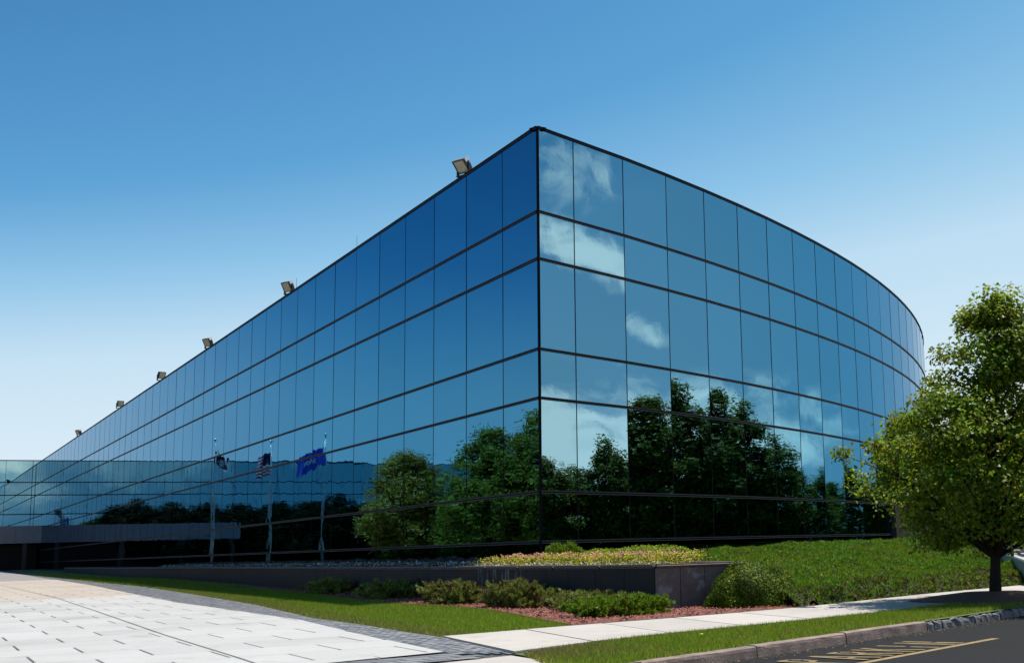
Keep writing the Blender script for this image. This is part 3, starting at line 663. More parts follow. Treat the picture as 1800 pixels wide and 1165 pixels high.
# ---------------------------------------------------------------- planter, beds and hill
front = [np.array(p) for p in ((-1.09, 28.48), (-3.25, 31.0), (-5.35, 34.2), (-7.9, 38.2), (-11.0, 43.3), (-15.6, 51.2), (-20.7, 60.0), (-28.2, 72.9), (-36, 85.3), (-46, 102.5), (-58, 123))]
planter = tag(empty('granite_planter', (-1.09, 28.48, E - 1.4)), 'long raised planter of dark stone slabs with rounded coping, stained at its near end', 'planter')
def lp(x, y, z): return (x + 1.09, y - 28.48, z + 1.4)
def stone(p0, p1, z0, z1, th, name, m, bev=.006, over=0.):
    d_ = p1 - p0; L_ = np.hypot(*d_); d_ = d_ / L_; n_ = np.array([d_[1], -d_[0]]); n_ = n_ if n_ @ np.array([-.3, -1]) > 0 else -n_
    q = [p0 + n_ * over, p1 + n_ * over, p1 - n_ * th, p0 - n_ * th]; bm = bmesh.new()
    vs_ = [bm.verts.new(lp(*c_, z)) for z in (z0, z1) for c_ in q]
    for f_ in ((3, 2, 1, 0), (4, 5, 6, 7), (0, 1, 5, 4), (1, 2, 6, 5), (2, 3, 7, 6), (3, 0, 4, 7)): bm.faces.new([vs_[i] for i in f_])
    bmesh.ops.recalc_face_normals(bm, faces=bm.faces[:])
    bmesh.ops.bevel(bm, geom=bm.edges[:], offset=bev, segments=1 if bev < .02 else 3, affect='EDGES', clamp_overlap=True)
    me = bpy.data.meshes.new(name); bm.to_mesh(me); bm.free(); me.materials.append(MATS[m]); o = link(bpy.data.objects.new(name, me), planter); return o
CZ = -.386
def wallrun(pts, L_slab, mat_fn, n_near=999):
    P_ = np.array(pts); Ls = arcl(P_); s = 0; i = 0
    while s < Ls[-1] - .05:
        Lk = min(L_slab * (1 if i < 24 else 2.5), Ls[-1] - s); a0 = np.array([np.interp(s + .006, Ls, P_[:, 0]), np.interp(s + .006, Ls, P_[:, 1])]); a1 = np.array([np.interp(s + Lk - .006, Ls, P_[:, 0]), np.interp(s + Lk - .006, Ls, P_[:, 1])])
        stone(a0, a1, -1.75, CZ - .085, .25, 'slab', mat_fn(i)); s += Lk; i += 1
    s = 0; i = 0
    while s < Ls[-1] - .05:
        Lk = min(1.9 * (1 if i < 14 else 2.5), Ls[-1] - s); a0 = np.array([np.interp(s + .004, Ls, P_[:, 0]), np.interp(s + .004, Ls, P_[:, 1])]); a1 = np.array([np.interp(s + Lk - .004, Ls, P_[:, 0]), np.interp(s + Lk - .004, Ls, P_[:, 1])])
        stone(a0, a1, CZ - .083, CZ, .32, 'coping_stone', 'coping_stone', .032, .055); s += Lk; i += 1
wallrun(front, 1.05, lambda i: 'granite_runs' if i in (5, 6, 7) else 'granite')
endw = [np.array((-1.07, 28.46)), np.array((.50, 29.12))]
wallrun(endw, .56, lambda i: 'granite_blotched_lit')
wallrun([np.array((.54, 29.18)), np.array((-1.2, 33.2))], 1.2, lambda i: 'granite')
# soil in the planter, reaching back to the plinth
far_edge = [L0 - LN * .0 + LD * s for s in (100, 70, 45, 25, 10, 0)]
soil_poly = [p - np.array([-.1, -.12]) * 1.3 for p in front[:-1]] + [np.array(p) for p in far_edge] + [np.array((-1.2, 33.2)), np.array((.4, 29.2))]
v = [(p[0], p[1], -.47 + E) for p in soil_poly]; bm = bmesh.new(); f_ = bm.faces.new([bm.verts.new(p) for p in v]); bmesh.ops.triangulate(bm, faces=[f_]); me = bpy.data.meshes.new('planter_soil'); bm.to_mesh(me); bm.free(); me.materials.append(MATS['soil'])
o = link(bpy.data.objects.new('planter_soil', me)); o['kind'] = 'structure'
# mulch bed along the planter
mul = [(-2.34, 23.95), (-3.0, 25.6), (-3.75, 27.6), (-4.65, 29.9), (-5.7, 32.0), (-6.9, 33.7), (-8.3, 35.6), (-9.9, 38.5), (-13.1, 44.9), (-17.6, 53.0), (-31, 77.5)]
mul_poly = mul + [(-29, 76), (-20.4, 60.2), (-15.3, 51.4), (-10.7, 43.5), (-7.6, 38.4), (-5.1, 34.4), (-1.0, 28.8), (.5, 29.3), (2.2, 28.1)] + [(1.85, 27.63), (.83, 26.58), (-.75, 25.23)]
sheet('mulch_bed', mul_poly, .04, 'mulch')
chip_v = [(-.5, -.18, 0), (.5, -.12, 0), (.45, .16, .05), (-.48, .14, .03)]
q = rnd_in(mul_poly, 16000); q = q[q[:, 1] < 52]
z = gz(q[:, 0], q[:, 1]) + .05 + RS.uniform(0, .02, len(q)) + E
o = swarm('mulch_chips', chip_v, [(0, 1, 2, 3)], rots(len(q), spread=.35), RS.uniform(.03, .075, len(q)), np.c_[q, z], 'mulch_chip'); tag(o, 'reddish bark chips spread on the bed in front of the planter', 'mulch', kind='stuff')

# lawns: short blades
blade = [(-.09, 0, 0), (.09, 0, 0), (.02, .12, 1.0)]
def grass(name, poly, n, hmin, hmax, label, dryfn=None, ymax=200):
    q = rnd_in(poly, n); q = q[q[:, 1] < ymax]; nn = len(q)
    sc = RS.uniform(hmin, hmax, nn); wd = np.clip(.10 + .0 * sc, .06, .3)
    sc3 = np.c_[sc * .55 + .012, sc, sc]
    mi = (RS.rand(nn) < (.12 if dryfn is None else dryfn(q))).astype(int)
    z = gz(q[:, 0], q[:, 1]) + .0 + E
    o = swarm(name, blade, [(0, 1, 2)], rots(nn, spread=.38), sc3, np.c_[q, z], ['grass_blade', 'grass_blade_dry'], midx=mi)
    return tag(o, label, 'grass', kind='stuff')
lawn_poly = [(-4.3, 22.25)] + [(-5.4, 24.1), (-6.6, 26.3), (-8.5, 29.5), (-12.4, 37.5), (-18.9, 49.6), (-24.9, 60.5)] + mul[::-1][1:] 
edge = np.array(O_band)
def dry_l(q):
    d = np.min([np.hypot(q[:, 0] - a_, q[:, 1] - b_) for a_, b_ in resample(O_band[4:], .7)[0]], axis=0)
    return np.clip(.75 - d * .75, .04, .8)
grass('lawn_grass', lawn_poly, 150000, .05, .10, 'green mown grass between the paver border and the mulch bed', dry_l)
lawn_far = [(-24.9, 60.5), (-31.7, 71.6), (-51, 104.7), (-60, 120), (-46, 100), (-36, 84), (-31, 77.5), (-18.2, 55)]
grass('lawn_grass', lawn_far, 30000, .08, .16, 'far strip of grass beyond the drive in the shade of the glass building')
verge_poly = [K(12.2, -10.79)] + walk_near[1:9] + [K(32, -10.79)]
verge_poly = [(-1.5, 16.0), (-2.15, 17.3), (-2.5, 18.55), (-1.25, 20.6)] + walk_near[2:9] + [(9.0, 30.1), K(27, -10.79), K(18, -10.79), K(12.0, -10.79)]
def dry_v(q): 
    return np.clip(.95 - np.hypot(q[:, 0] + 2.3, q[:, 1] - 18.6) * .45, .10, 1)
ring_c = np.array([5.9, 28.0])
def not_ring(q): return np.hypot(*(q - ring_c).T) > 1.25
grass('verge_grass', verge_poly, 85000, .045, .095, 'bright grass strip between the concrete kerb and the sidewalk', dry_v)

# hill of creeping juniper between walk and curved front
facade_pts = [np.array(c[:2]) for c in rcols]
def hill_h(q):
    """height of the planted slope: rises from the walk to the foot of the curved front"""
    wfp = np.array(walk_far); 
    dw = np.min(np.stack([seg_d(q, wfp[i], wfp[i+1]) for i in range(2, len(wfp)-1)]), axis=0)
    fp = np.array(facade_pts[:22]); dfc = np.min(np.stack([seg_d(q, fp[i], fp[i+1]) for i in range(0, 21)]), axis=0)
    t_ = dw / (dw + dfc + 1e-6); top = -.17 - .16 * np.clip((47 - q[:, 1]) / 8, 0, 1) - .22 * np.clip((q[:, 1] - 62) / 14, 0, 1)
    prof = np.clip(t_ / .80, 0, 1); prof = 1 - (1 - prof) ** 1.9
    base = gz(q[:, 0], q[:, 1]) + .02
    kick = .26 * np.clip(dw / .35, 0, 1)
    h = base + kick + (top - base - kick) * prof
    if True:
        lump = .15 * np.sin(q[:, 0] * 1.9 + np.sin(q[:, 1] * .9)) * np.sin(q[:, 1] * 1.3 + 1.1 * np.sin(q[:, 0])) + .07 * np.sin(q[:, 0] * 4.1 + 2) * np.sin(q[:, 1] * 3.7)
        h = h + lump * np.clip(dw / 1.0, 0, 1) * np.clip(dfc / 2, .15, 1)
    return h
def seg_d(q, a0, b0):
    ab = b0 - a0; t_ = np.clip(((q - a0) @ ab) / (ab @ ab), 0, 1); return np.hypot(*(q - a0 - t_[:, None] * ab).T)
hill_poly = [(1.75, 27.65)] + walk_far[5:10] + [(10.2, 37.2), (12.5, 44), (15.5, 56), (18, 75)] + [tuple(p) for p in facade_pts[18:0:-1]] + [tuple(L0), (-1.3, 33.2), (.62, 29.25)]
gxs = np.arange(-6, 20, .45); gys = np.arange(26.5, 80, .45); XX, YY = np.meshgrid(gxs, gys); Q = np.c_[XX.ravel(), YY.ravel()]
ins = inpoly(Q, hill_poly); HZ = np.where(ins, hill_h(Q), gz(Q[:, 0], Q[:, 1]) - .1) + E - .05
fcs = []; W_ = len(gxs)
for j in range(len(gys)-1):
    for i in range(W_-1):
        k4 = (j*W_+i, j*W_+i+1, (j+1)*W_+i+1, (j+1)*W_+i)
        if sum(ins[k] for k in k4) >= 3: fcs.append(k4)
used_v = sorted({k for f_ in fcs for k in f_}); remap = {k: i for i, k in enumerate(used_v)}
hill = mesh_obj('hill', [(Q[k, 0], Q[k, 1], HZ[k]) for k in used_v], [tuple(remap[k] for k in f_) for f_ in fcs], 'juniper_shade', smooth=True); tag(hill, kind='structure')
# juniper sprig: a small spray of narrow blades
spr = []; spf = []
for k, (an, tl, ln) in enumerate(((0, .15, 1.), (65, .75, .8), (-60, .7, .85), (150, .6, .7), (-140, .65, .75))):
    d_ = Vector((math.cos(rad(an)) * math.sin(tl), math.sin(rad(an)) * math.sin(tl), math.cos(tl))) * ln; s_ = d_.orthogonal().normalized() * .085; b = len(spr)
    spr += [tuple(s_), tuple(-s_), tuple(d_ * .62 - s_ * 1.2), tuple(d_), ]; spf.append((b, b+1, b+2, b+3))
q = rnd_in(hill_poly, 230000); hh = hill_h(q)
keep = RS.rand(len(q)) < np.clip(40 / np.hypot(q[:, 0], q[:, 1]), .3, 1) ** 1.2; q, hh = q[keep], hh[keep]
wfp = np.array(walk_far); dw = np.min(np.stack([seg_d(q, wfp[i], wfp[i+1]) for i in range(2, len(wfp)-1)]), axis=0)
patch = np.sin(q[:, 0] * .9 + 1.2 * np.sin(q[:, 1] * .5)) * np.sin(q[:, 1] * .7)
mi = (RS.rand(len(q)) < np.where(dw < .9, .38, .03 + .10 * (patch > .62))).astype(int)
tha = RS.uniform(0, 6.283, len(q)); o = swarm('juniper_cover', spr, spf, rots(len(q), up=np.c_[np.cos(tha), np.sin(tha), RS.uniform(.15, 1.1, len(q))], spread=.3), RS.uniform(.06, .14, len(q)), np.c_[q, hh - .03 + E], ['juniper', 'juniper_brown'], midx=mi)
tag(o, 'creeping green juniper covering the slope below the curved glass front', 'ground cover', kind='stuff')

# ---------------------------------------------------------------- shrubs
leafq = [(0, -.5, 0), (.32, 0, .08), (0, .5, 0), (-.32, 0, .08)]
def mound(name, c, rx, ry, h, rz, n, tv, tf, s0, s1, mats, label, cat, group=None, seed=1, spiky=.0, brown=0., zb=None, lump=.12):
    rs = np.random.RandomState(seed); zb = (float(gz(*c)) if zb is None else zb) + E
    t = tag(empty(name, (c[0], c[1], zb), rad(rz)), label, cat, group)
    u = rs.rand(n) ** .7; th = rs.rand(n) * 2 * np.pi; ph = np.arccos(np.clip(1 - u, 0, 1)); 
    d_ = np.c_[np.sin(ph) * np.cos(th), np.sin(ph) * np.sin(th), np.cos(ph)]
    bump_ = 1 + lump * (np.sin(3 * th + seed) * np.sin(ph * 3) + .6 * np.sin(7 * th + 2 * seed) * np.sin(ph * 5 + seed)) + rs.uniform(-.13, .05, n)
    P = d_ * bump_[:, None] * np.array([rx, ry, h]); P[:, 2] = np.maximum(P[:, 2], .02)
    up = d_ * np.array([1 / rx, 1 / ry, 1 / h]); up /= np.linalg.norm(up, axis=1)[:, None]; up = up * (1 - spiky) + np.c_[np.cos(th), np.sin(th), .35 * np.ones(n)] * spiky
    mi = (rs.rand(n) < brown).astype(int) if len(mats) > 1 else None
    o = swarm('foliage', tv, tf, rots(n, up=up, spread=.45, rs=rs), rs.uniform(s0, s1, n), P, mats, t, midx=mi)
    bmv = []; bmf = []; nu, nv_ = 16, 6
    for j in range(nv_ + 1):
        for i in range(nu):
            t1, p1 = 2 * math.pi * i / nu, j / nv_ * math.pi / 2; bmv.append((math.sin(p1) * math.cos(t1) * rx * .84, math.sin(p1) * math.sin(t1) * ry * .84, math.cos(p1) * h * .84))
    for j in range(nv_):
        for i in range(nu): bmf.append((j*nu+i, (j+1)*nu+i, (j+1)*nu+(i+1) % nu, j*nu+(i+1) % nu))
    mesh_obj('branches', bmv, bmf, 'juniper_shade', t, smooth=True); return t  # added dark dome filling gaps in the foliage, its shade in the colour
J = (spr, spf)
gj = 'spreading junipers in the mulch bed'
jm = ['low_juniper', 'juniper_brown']
def spreading(c, rx, ry, h, rz, nb, mats, label, seed, brown=.1, sz=(.055, .12)):
    """low juniper: arching branches radiating from the middle, each set with small sprays"""
    rs = np.random.RandomState(seed); t = tag(empty('spreading_juniper', (c[0], c[1], float(gz(*c)) + E), rad(rz)), label, 'shrub', gj)
    P = []; D = []; mb = MB()
    for b_ in range(nb):
        o_ = np.array([rs.uniform(-.55, .55) * rx, rs.uniform(-.5, .5) * ry, .03]); th = rs.uniform(0, 2 * math.pi); elv = rs.uniform(.18, .95)
        L_ = rs.uniform(.45, 1.0) * (.55 + .45 * math.cos(elv)); d0 = np.array([math.cos(th) * math.cos(elv) * rx * .62, math.sin(th) * math.cos(elv) * ry * .75, math.sin(elv) * h * 1.25]) * L_
        u = np.linspace(.15, 1, 34)[:, None]; q = o_ + d0 * 1.25 * u + np.array([0, 0, -.22 * h]) * u ** 2.5 + rs.normal(size=(34, 3)) * .035 * (1.25 - u)
        d1_ = d0 + np.array([0, 0, -.3 * h]) * u; P.append(q); D.append(d1_ / np.linalg.norm(d1_, axis=1)[:, None])
        if b_ % 3 == 0: mb.tube([tuple(o_), tuple(o_ + d0 * .5 + np.array([0, 0, -.03])), tuple(q[-6])], [.012, .008, .003], 4, cap=False)
    P = np.concatenate(P); D = np.concatenate(D); P[:, 2] = np.maximum(P[:, 2], .015); n = len(P)
    mi = (np.repeat(rs.rand(nb), 34) < brown).astype(int)
    swarm('foliage', spr, spf, rots(n, up=D * .8 + np.array([0, 0, .35]), spread=.5, rs=rs), rs.uniform(sz[0], sz[1], n), P, mats, t, midx=mi)
    mb.build('branches', 'bark', t); 
    return t
spreading((-1.72, 26.75), 1.12, .66, .50, 38, 420, ['juniper', 'juniper_brown'], 'deep green spreading juniper nearest the sidewalk, below the planter corner', 3, .03)
spreading((-2.45, 28.75), 1.5, .68, .52, 118, 460, jm, 'olive spreading juniper in the middle of the mulch bed, against the dark wall', 4, .12)
spreading((-4.3, 31.2), 1.2, .66, .78, 122, 460, jm, 'spiky juniper with tall middle, just left of centre in the mulch bed', 5, .08)
spreading((-6.35, 34.3), 1.45, .62, .70, 122, 480, jm, 'brownish juniper mound at the left end of the sunlit mulch', 6, .22)
spreading((-9.1, 38.9), 1.5, .7, .62, 120, 260, jm, 'first dark juniper in the shade left of the sunlit mulch', 7, .1, (.07, .15))
spreading((-12.2, 44.4), 1.6, .7, .6, 120, 240, jm, 'farther dark juniper in deep shade along the planter', 8, .1, (.08, .17))
mound('rounded_shrub', (1.0, 28.75), 1.1, .8, .92, 50, 22000, leafq, [(0, 1, 2, 3)], .03, .062, ['shrub_leaf'], 'dense rounded yellow-green shrub right of the planter end', 'shrub', None, 9, .0, 0, lump=.13)
mound('low_hedge', (-1.45, 35.6), 1.5, .8, .46, 30, 10000, leafq, [(0, 1, 2, 3)], .05, .10, ['hedge_leaf'], 'low yellow-green clipped hedge behind the flowers near the planter end', 'hedge', None, 10, .0, 0, zb=-.47, lump=.08)
mound('low_hedge', (-2.75, 35.9), 0.9, .6, .42, 60, 7000, leafq, [(0, 1, 2, 3)], .05, .10, ['hedge_leaf'], 'smaller clipped hedge left of the yellow-green one behind the flowers', 'hedge', None, 11, .0, 0, zb=-.47, lump=.08)
mound('dark_juniper', (-3.75, 36.3), .55, .45, .52, 30, 2600, *J, .09, .17, ['juniper', 'juniper_brown'], 'small dark green juniper by the black plinth behind the yellow flowers', 'shrub', None, 12, .5, .0, zb=-.45)

# flowers in the planter: bands parallel to the front wall
petal = [(0, 0, 0), (.5, -.28, .22), (.9, 0, .32), (.5, .28, .22), (-.5, -.28, .22), (-.9, 0, .32), (-.5, .28, .22)]
pf = [(0, 1, 2, 3), (0, 6, 5, 4)]
def along_front(s, off):
    P_ = np.array(front); Ls = arcl(P_); c_ = np.c_[np.interp(s, Ls, P_[:, 0]), np.interp(s, Ls, P_[:, 1])]
    e_ = np.c_[np.interp(s + .3, Ls, P_[:, 0]), np.interp(s + .3, Ls, P_[:, 1])]; d_ = e_ - c_; d_ /= np.linalg.norm(d_, axis=1)[:, None] + 1e-9
    return c_ + np.c_[d_[:, 1], -d_[:, 0]] * off[:, None]
def flowers(name, s0, s1, o0, o1, z0, z1, n, sz, mats, probs, label, tv=petal, tf=pf):
    s = RS.uniform(s0, s1, n); off = RS.uniform(o0, o1, n); P = along_front(s, off)
    zz = RS.uniform(0, 1, n) ** .6 * (z1 - z0) + z0 + .035 * np.sin(s * 4.3) * np.sin(off * 9) + E
    mi = RS.choice(len(mats), n, p=probs)
    return tag(swarm(name, tv, tf, rots(n, spread=.5), RS.uniform(*sz, n), np.c_[P, zz], mats, midx=mi), label, 'flowers', kind='stuff')
flowers('coleus_bed', .1, 9.6, .55, 1.7, -.47, -.20, 5200, (.035, .075), ['leaf_yellow', 'petal_pink', 'leaf_bed'], [.50, .10, .40], 'yellow and pink leafy bedding plants in the sunlit end of the planter')
flowers('coleus_bed', .1, 8.2, .5, 1.6, -.24, -.13, 900, (.04, .075), ['leaf_yellow', 'petal_pink'], [.4, .6], 'pink flower tips rising above the yellow bedding plants')
flowers('white_flowers', .1, 9.6, .30, .58, -.42, -.33, 900, (.022, .045), ['petal_white', 'leaf_yellow', 'leaf_bed'], [.45, .2, .35], 'low white edging flowers behind the sunlit coping')
flowers('white_flowers', 9.6, 60, .35, 1.3, -.42, -.30, 9000, (.035, .07), ['petal_white', 'leaf_bed'], [.42, .58], 'long band of small white flowers in the shaded planter')
flowers('magenta_flowers', 9.6, 60, 1.3, 2.2, -.40, -.22, 9000, (.035, .07), ['petal_magenta', 'leaf_bed'], [.45, .55], 'dark magenta flowers behind the white band in the shaded planter')
st = MB(); st.tube([(.07, 31.2, -.47 + E), (.02, 31.2, -.02 + E)], .014, 6); tag(st.build('garden_stake', 'lamp_housing'), 'thin dark stake standing in the flowers near the planter end', 'stake')
# dandelion in the verge
dn = tag(empty('dandelion', (-.1, 19.75, float(gz(-.1, 19.75)) + E)), 'single yellow dandelion in the grass strip by the kerb', 'flower')
mb = MB(); mb.tube([(0, 0, 0), (.005, 0, .10)], .004, 5); mb.build('stem', 'leaf_bed', dn)
mb = MB(); mb.tube([(0, 0, .10), (0, 0, .115), (0, 0, .122)], [.02, .03, .012], 10); mb.build('bloom', 'dandelion_yellow', dn)

# ---------------------------------------------------------------- trees
leaf_s = [(0, 0, 0), (.34, .42, .10), (0, 1.0, -.12), (-.34, .42, .10)]
def crown_pts(rs, n, prof, ncl, cr, zlo, zhi, squash=.7, sub=8):
    """cluster centres in a profile of revolution, then leaves round each"""
    zs = np.array([p[0] for p in prof]); rr = np.array([p[1] for p in prof]); cs = []
    while len(cs) < ncl:
        z = rs.uniform(zlo, zhi); th = rs.uniform(0, 2*np.pi); R_ = np.interp(z, zs, rr)
        if rs.rand() > (R_ / rr.max()) ** .9 + .10: continue
        lob = 1 + .16 * math.sin(3 * th + z * 1.9) + .12 * math.sin(5 * th - z * 2.7)
        r = R_ * lob * (rs.rand() ** .42) * 1.0; cs.append((r * math.cos(th), r * math.sin(th), z))
    cs = np.array(cs); idx = rs.randint(0, ncl, n); sz = rs.uniform(.55, 1.25, ncl)[idx]
    P = cs[idx] + np.clip(rs.normal(size=(n, 3)), -1.7, 1.7) * np.array([1, 1, squash]) * cr * sz[:, None]
    return cs, P
def tree(name, label, group, c, prof, zlo, zhi, nleaf, ncl, cr, ls, lm, trunk, seed, mats=None, zb=None, tr=.13, lean=(0, 0), cat='tree'):
    rs = np.random.RandomState(seed); zb = float(gz(*c)) if zb is None else zb
    t = tag(empty(name, (c[0], c[1], zb + E)), label, cat, group)
    cs, P = crown_pts(rs, nleaf, prof, ncl, cr, zlo, zhi)
    cx_ = np.array([lean[0], lean[1]]); P[:, :2] += cx_ * (P[:, 2:3] / zhi); cs[:, :2] += cx_ * (cs[:, 2:3] / zhi)
    outw = P.copy(); outw[:, 2] = (outw[:, 2] - (zlo + zhi) / 2) * .3; outw /= np.linalg.norm(outw, axis=1)[:, None] + 1e-6
    up = outw * .55 + np.array([0, 0, .75])
    swarm('crown', leaf_s, [(0, 1, 2, 3)], rots(nleaf, up=up, spread=.55, rs=rs), rs.uniform(ls * .7, ls * 1.25, nleaf), P, lm, t)
    mb = MB(); H = zhi * .93; kn = 9; path = []; rd = []
    for i in range(kn):
        f_ = i / (kn-1); wob = .05 * math.sin(f_ * 7 + seed); path.append((lean[0] * f_ + wob * f_, lean[1] * f_ + wob * .6 * f_, H * f_ - .1 * (i == 0))); rd.append(tr * ((1 - f_) ** .8 * .92 + .06) * (1.25 if i == 0 else 1))
    mb.tube(path, rd, 10)
    mb.build('trunk', 'bark', t, smooth=True)
    mb = MB(); pick = cs[rs.choice(len(cs), min(len(cs), 90), replace=False)]
    for cc_ in pick:
        z0 = max(zlo * .75, cc_[2] - math.hypot(cc_[0], cc_[1]) * rs.uniform(.5, .9)); z0 = min(z0, H * .9); f_ = z0 / H; s0 = Vector((lean[0] * f_, lean[1] * f_, z0)); s1 = Vector(cc_)
        mid = (s0 + s1) / 2 + Vector((0, 0, .12 * (s1 - s0).length)); r0 = tr * .42 * (1 - f_) + .008
        mb.tube([tuple(s0), tuple(mid), tuple(s1)], [r0, r0 * .6, .006], 5, cap=False)
    mb.build('limbs', 'bark', t, smooth=True); return t
def copy_tree(src, c, s, rz, label, zb=None):
    t = src.copy(); C.objects.link(t); t.location = (c[0], c[1], (float(gz(*c)) if zb is None else zb) + E); t.rotation_euler = (0, 0, rz); t.scale = s if hasattr(s, '__len__') else (s, s, s); t['label'] = label
    for ch in src.children:
        k = ch.copy(); C.objects.link(k); k.parent = t
    return t
# the street tree on the right
tree('street_tree', 'leafy street tree standing in a mulch ring between sidewalk and kerb', None, (5.93, 28.3),
     [(1.0, .9), (1.3, 1.7), (1.9, 2.35), (2.5, 2.65), (3.2, 2.8), (3.7, 2.35), (4.3, 1.6), (4.9, 1.15), (5.5, .85), (6.0, .5), (6.4, .08)], 1.15, 6.3, 50000, 300, .23, .10, 'leaf_street', None, 21, tr=.12, lean=(.42, 0))
# mulch ring
rv = []; rfc = []; nr = 28
for k, (rr_, hz) in enumerate(((0, .16), (.5, .15), (1.0, .08), (1.45, .0))):
    for i in range(nr): an = 2*math.pi*i/nr; r3 = rr_ * (1 + .1 * math.sin(3*an)); x, y = 5.9 + r3*math.cos(an)*1.15, 28.25 + r3*math.sin(an); rv.append((x, y, float(gz(x, y)) + hz + .045 + E))
for k in range(3):
    for i in range(nr): rfc.append((k*nr+i, (k+1)*nr+i, (k+1)*nr+(i+1) % nr, k*nr+(i+1) % nr))
rg = mesh_obj('mulch_ring', rv, rfc, 'mulch', smooth=True); tag(rg, kind='structure')

# trees seen mirrored in the two fronts
pr_a = [(.0, .35), (.12, .85), (.3, 1.0), (.55, .95), (.75, .7), (.9, .38), (1.0, .06)]
def prof(h, r, z0=.25): return [(z0 + (h - z0) * a_, r * b_) for a_, b_ in pr_a]
gE = 'trees mirrored in the curved right front'
T1 = tree('broadleaf_tree', 'tallest mirrored tree in the curved front, its top between two floor lines', gE, (35.2, 62.6), prof(11.4, 3.0), .5, 11.2, 30000, 420, .36, .23, 'leaf_green', None, 31, tr=.2)
T2 = tree('slender_tree', 'slender mirrored tree right of the glass corner under the white cloud', gE, (34.9, 53.2), prof(7.7, 1.8), .4, 7.5, 16000, 240, .28, .18, 'leaf_green', None, 32, tr=.12)
T3 = tree('broadleaf_tree', 'mirrored olive green tree left of the corner, beside the black floor line', 'trees mirrored in the long left front', (-49.6, 80.6), prof(8.6, 2.9), .3, 8.0, 34000, 460, .38, .20, 'leaf_olive', None, 33, tr=.2)
T4 = tree('broadleaf_tree', 'mirrored dark green tree between the olive tree and the glass corner', 'trees mirrored in the long left front', (-46.5, 71.0), prof(9.2, 3.4), .3, 9.0, 34000, 460, .40, .21, 'leaf_green', None, 34, tr=.2)
copy_tree(T4, (-47.3, 66.9), (1, 1, 1.12), 2.0, 'tallest mirrored tree on the long front, its crown cut by the glass corner')
copy_tree(T4, (-50, 62.5), (1, 1, 1.1), 4.0, 'mirrored tree just hidden past the glass corner')
row = [(34.0, 49.3, T2, .84, 'short mirrored tree touching the glass corner'), (35.4, 51.3, T2, .78, 'low mirrored tree below the white cloud'), (35.6, 55.2, T2, .74, 'low mirrored tree at the seam of the second pane'),
       (34.9, 58.6, T1, .90, 'mirrored tree with a pointed top at the left edge of the dark group'), (34.6, 66.8, T1, .95, 'mirrored tree right of the tallest one'),
       (35.2, 71.0, T1, .93, 'mirrored tree at the right end of the tall dark group'), (34.3, 75.2, T1, .74, 'mirrored tree stepping down right of the tall group'), (34.2, 79.2, T2, .86, 'small mirrored tree left of the white cloud gap'),
       (34.0, 83.0, T2, .80, 'second small mirrored tree below the far cloud'), (33.0, 88.2, T2, .86, 'dark block-like mirrored tree near the street tree'), (32.0, 92.5, T2, .7, 'low mirrored tree beside the street tree crown'), (33.0, 97.5, T1, .5, 'last mirrored tree hidden by the street tree crown')]
for i, (x, y, src, s, lb) in enumerate(row): copy_tree(src, (x, y), (s * (1.3 if src is T1 else 1.3), s * (1.3 if src is T1 else 1.3), s), i * 1.3, lb)
for i, (x, y, s) in enumerate(((39.5, 50, .62), (40, 56.5, .55), (40, 61, .80), (40.5, 69, .78), (40, 77, .55), (39.5, 84, .5), (39, 91, .48), (38, 99, .5))):
    copy_tree(T1, (x, y), s, i * 2.1, 'tree of the second mirrored row, %s' % ['behind the corner tree', 'behind the slender trees', 'behind the tallest tree', 'behind the right of the tall group', 'where the tall group steps down', 'below the far cloud', 'near the street tree crown', 'at its far end'][i])['group'] = 'second row of mirrored trees'
# dark treeline before the wing
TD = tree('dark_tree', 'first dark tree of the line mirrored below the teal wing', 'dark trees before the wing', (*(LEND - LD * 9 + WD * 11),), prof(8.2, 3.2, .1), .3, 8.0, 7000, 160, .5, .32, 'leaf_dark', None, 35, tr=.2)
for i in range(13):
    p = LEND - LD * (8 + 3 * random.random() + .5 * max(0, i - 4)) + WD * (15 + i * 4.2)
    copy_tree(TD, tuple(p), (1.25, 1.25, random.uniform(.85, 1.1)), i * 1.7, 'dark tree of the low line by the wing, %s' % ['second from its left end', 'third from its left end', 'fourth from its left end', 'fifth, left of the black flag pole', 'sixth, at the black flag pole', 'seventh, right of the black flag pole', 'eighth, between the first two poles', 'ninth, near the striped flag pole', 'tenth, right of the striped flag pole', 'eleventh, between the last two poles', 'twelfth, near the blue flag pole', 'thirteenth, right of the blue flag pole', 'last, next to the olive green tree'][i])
# trees and lawn beyond the street tree
sheet('back_lawn', [(9, 40), (60, 60), (80, 140), (17, 140), (15, 80), (12, 55)], .35, 'lawn')
for i, (x, y, s) in enumerate(((19.5, 104, .8), (24.5, 101, .9), (29, 97, .85), (22, 112, 1.0), (33, 108, 1.0), (17.2, 96, .55))):
    copy_tree(T1, (x, y), (s * 1.3, s * 1.3, s), i * 2.3, ['dark tree behind the lawn at the right, nearest the glass front', 'dark tree beyond the steps, behind the street tree trunk', 'dark tree at the right edge behind the handrail', 'rear dark tree left of the trunk', 'rear dark tree at the right edge', 'low bushy tree by the end of the curved front'][i])['group'] = 'trees beyond the lawn at the right'

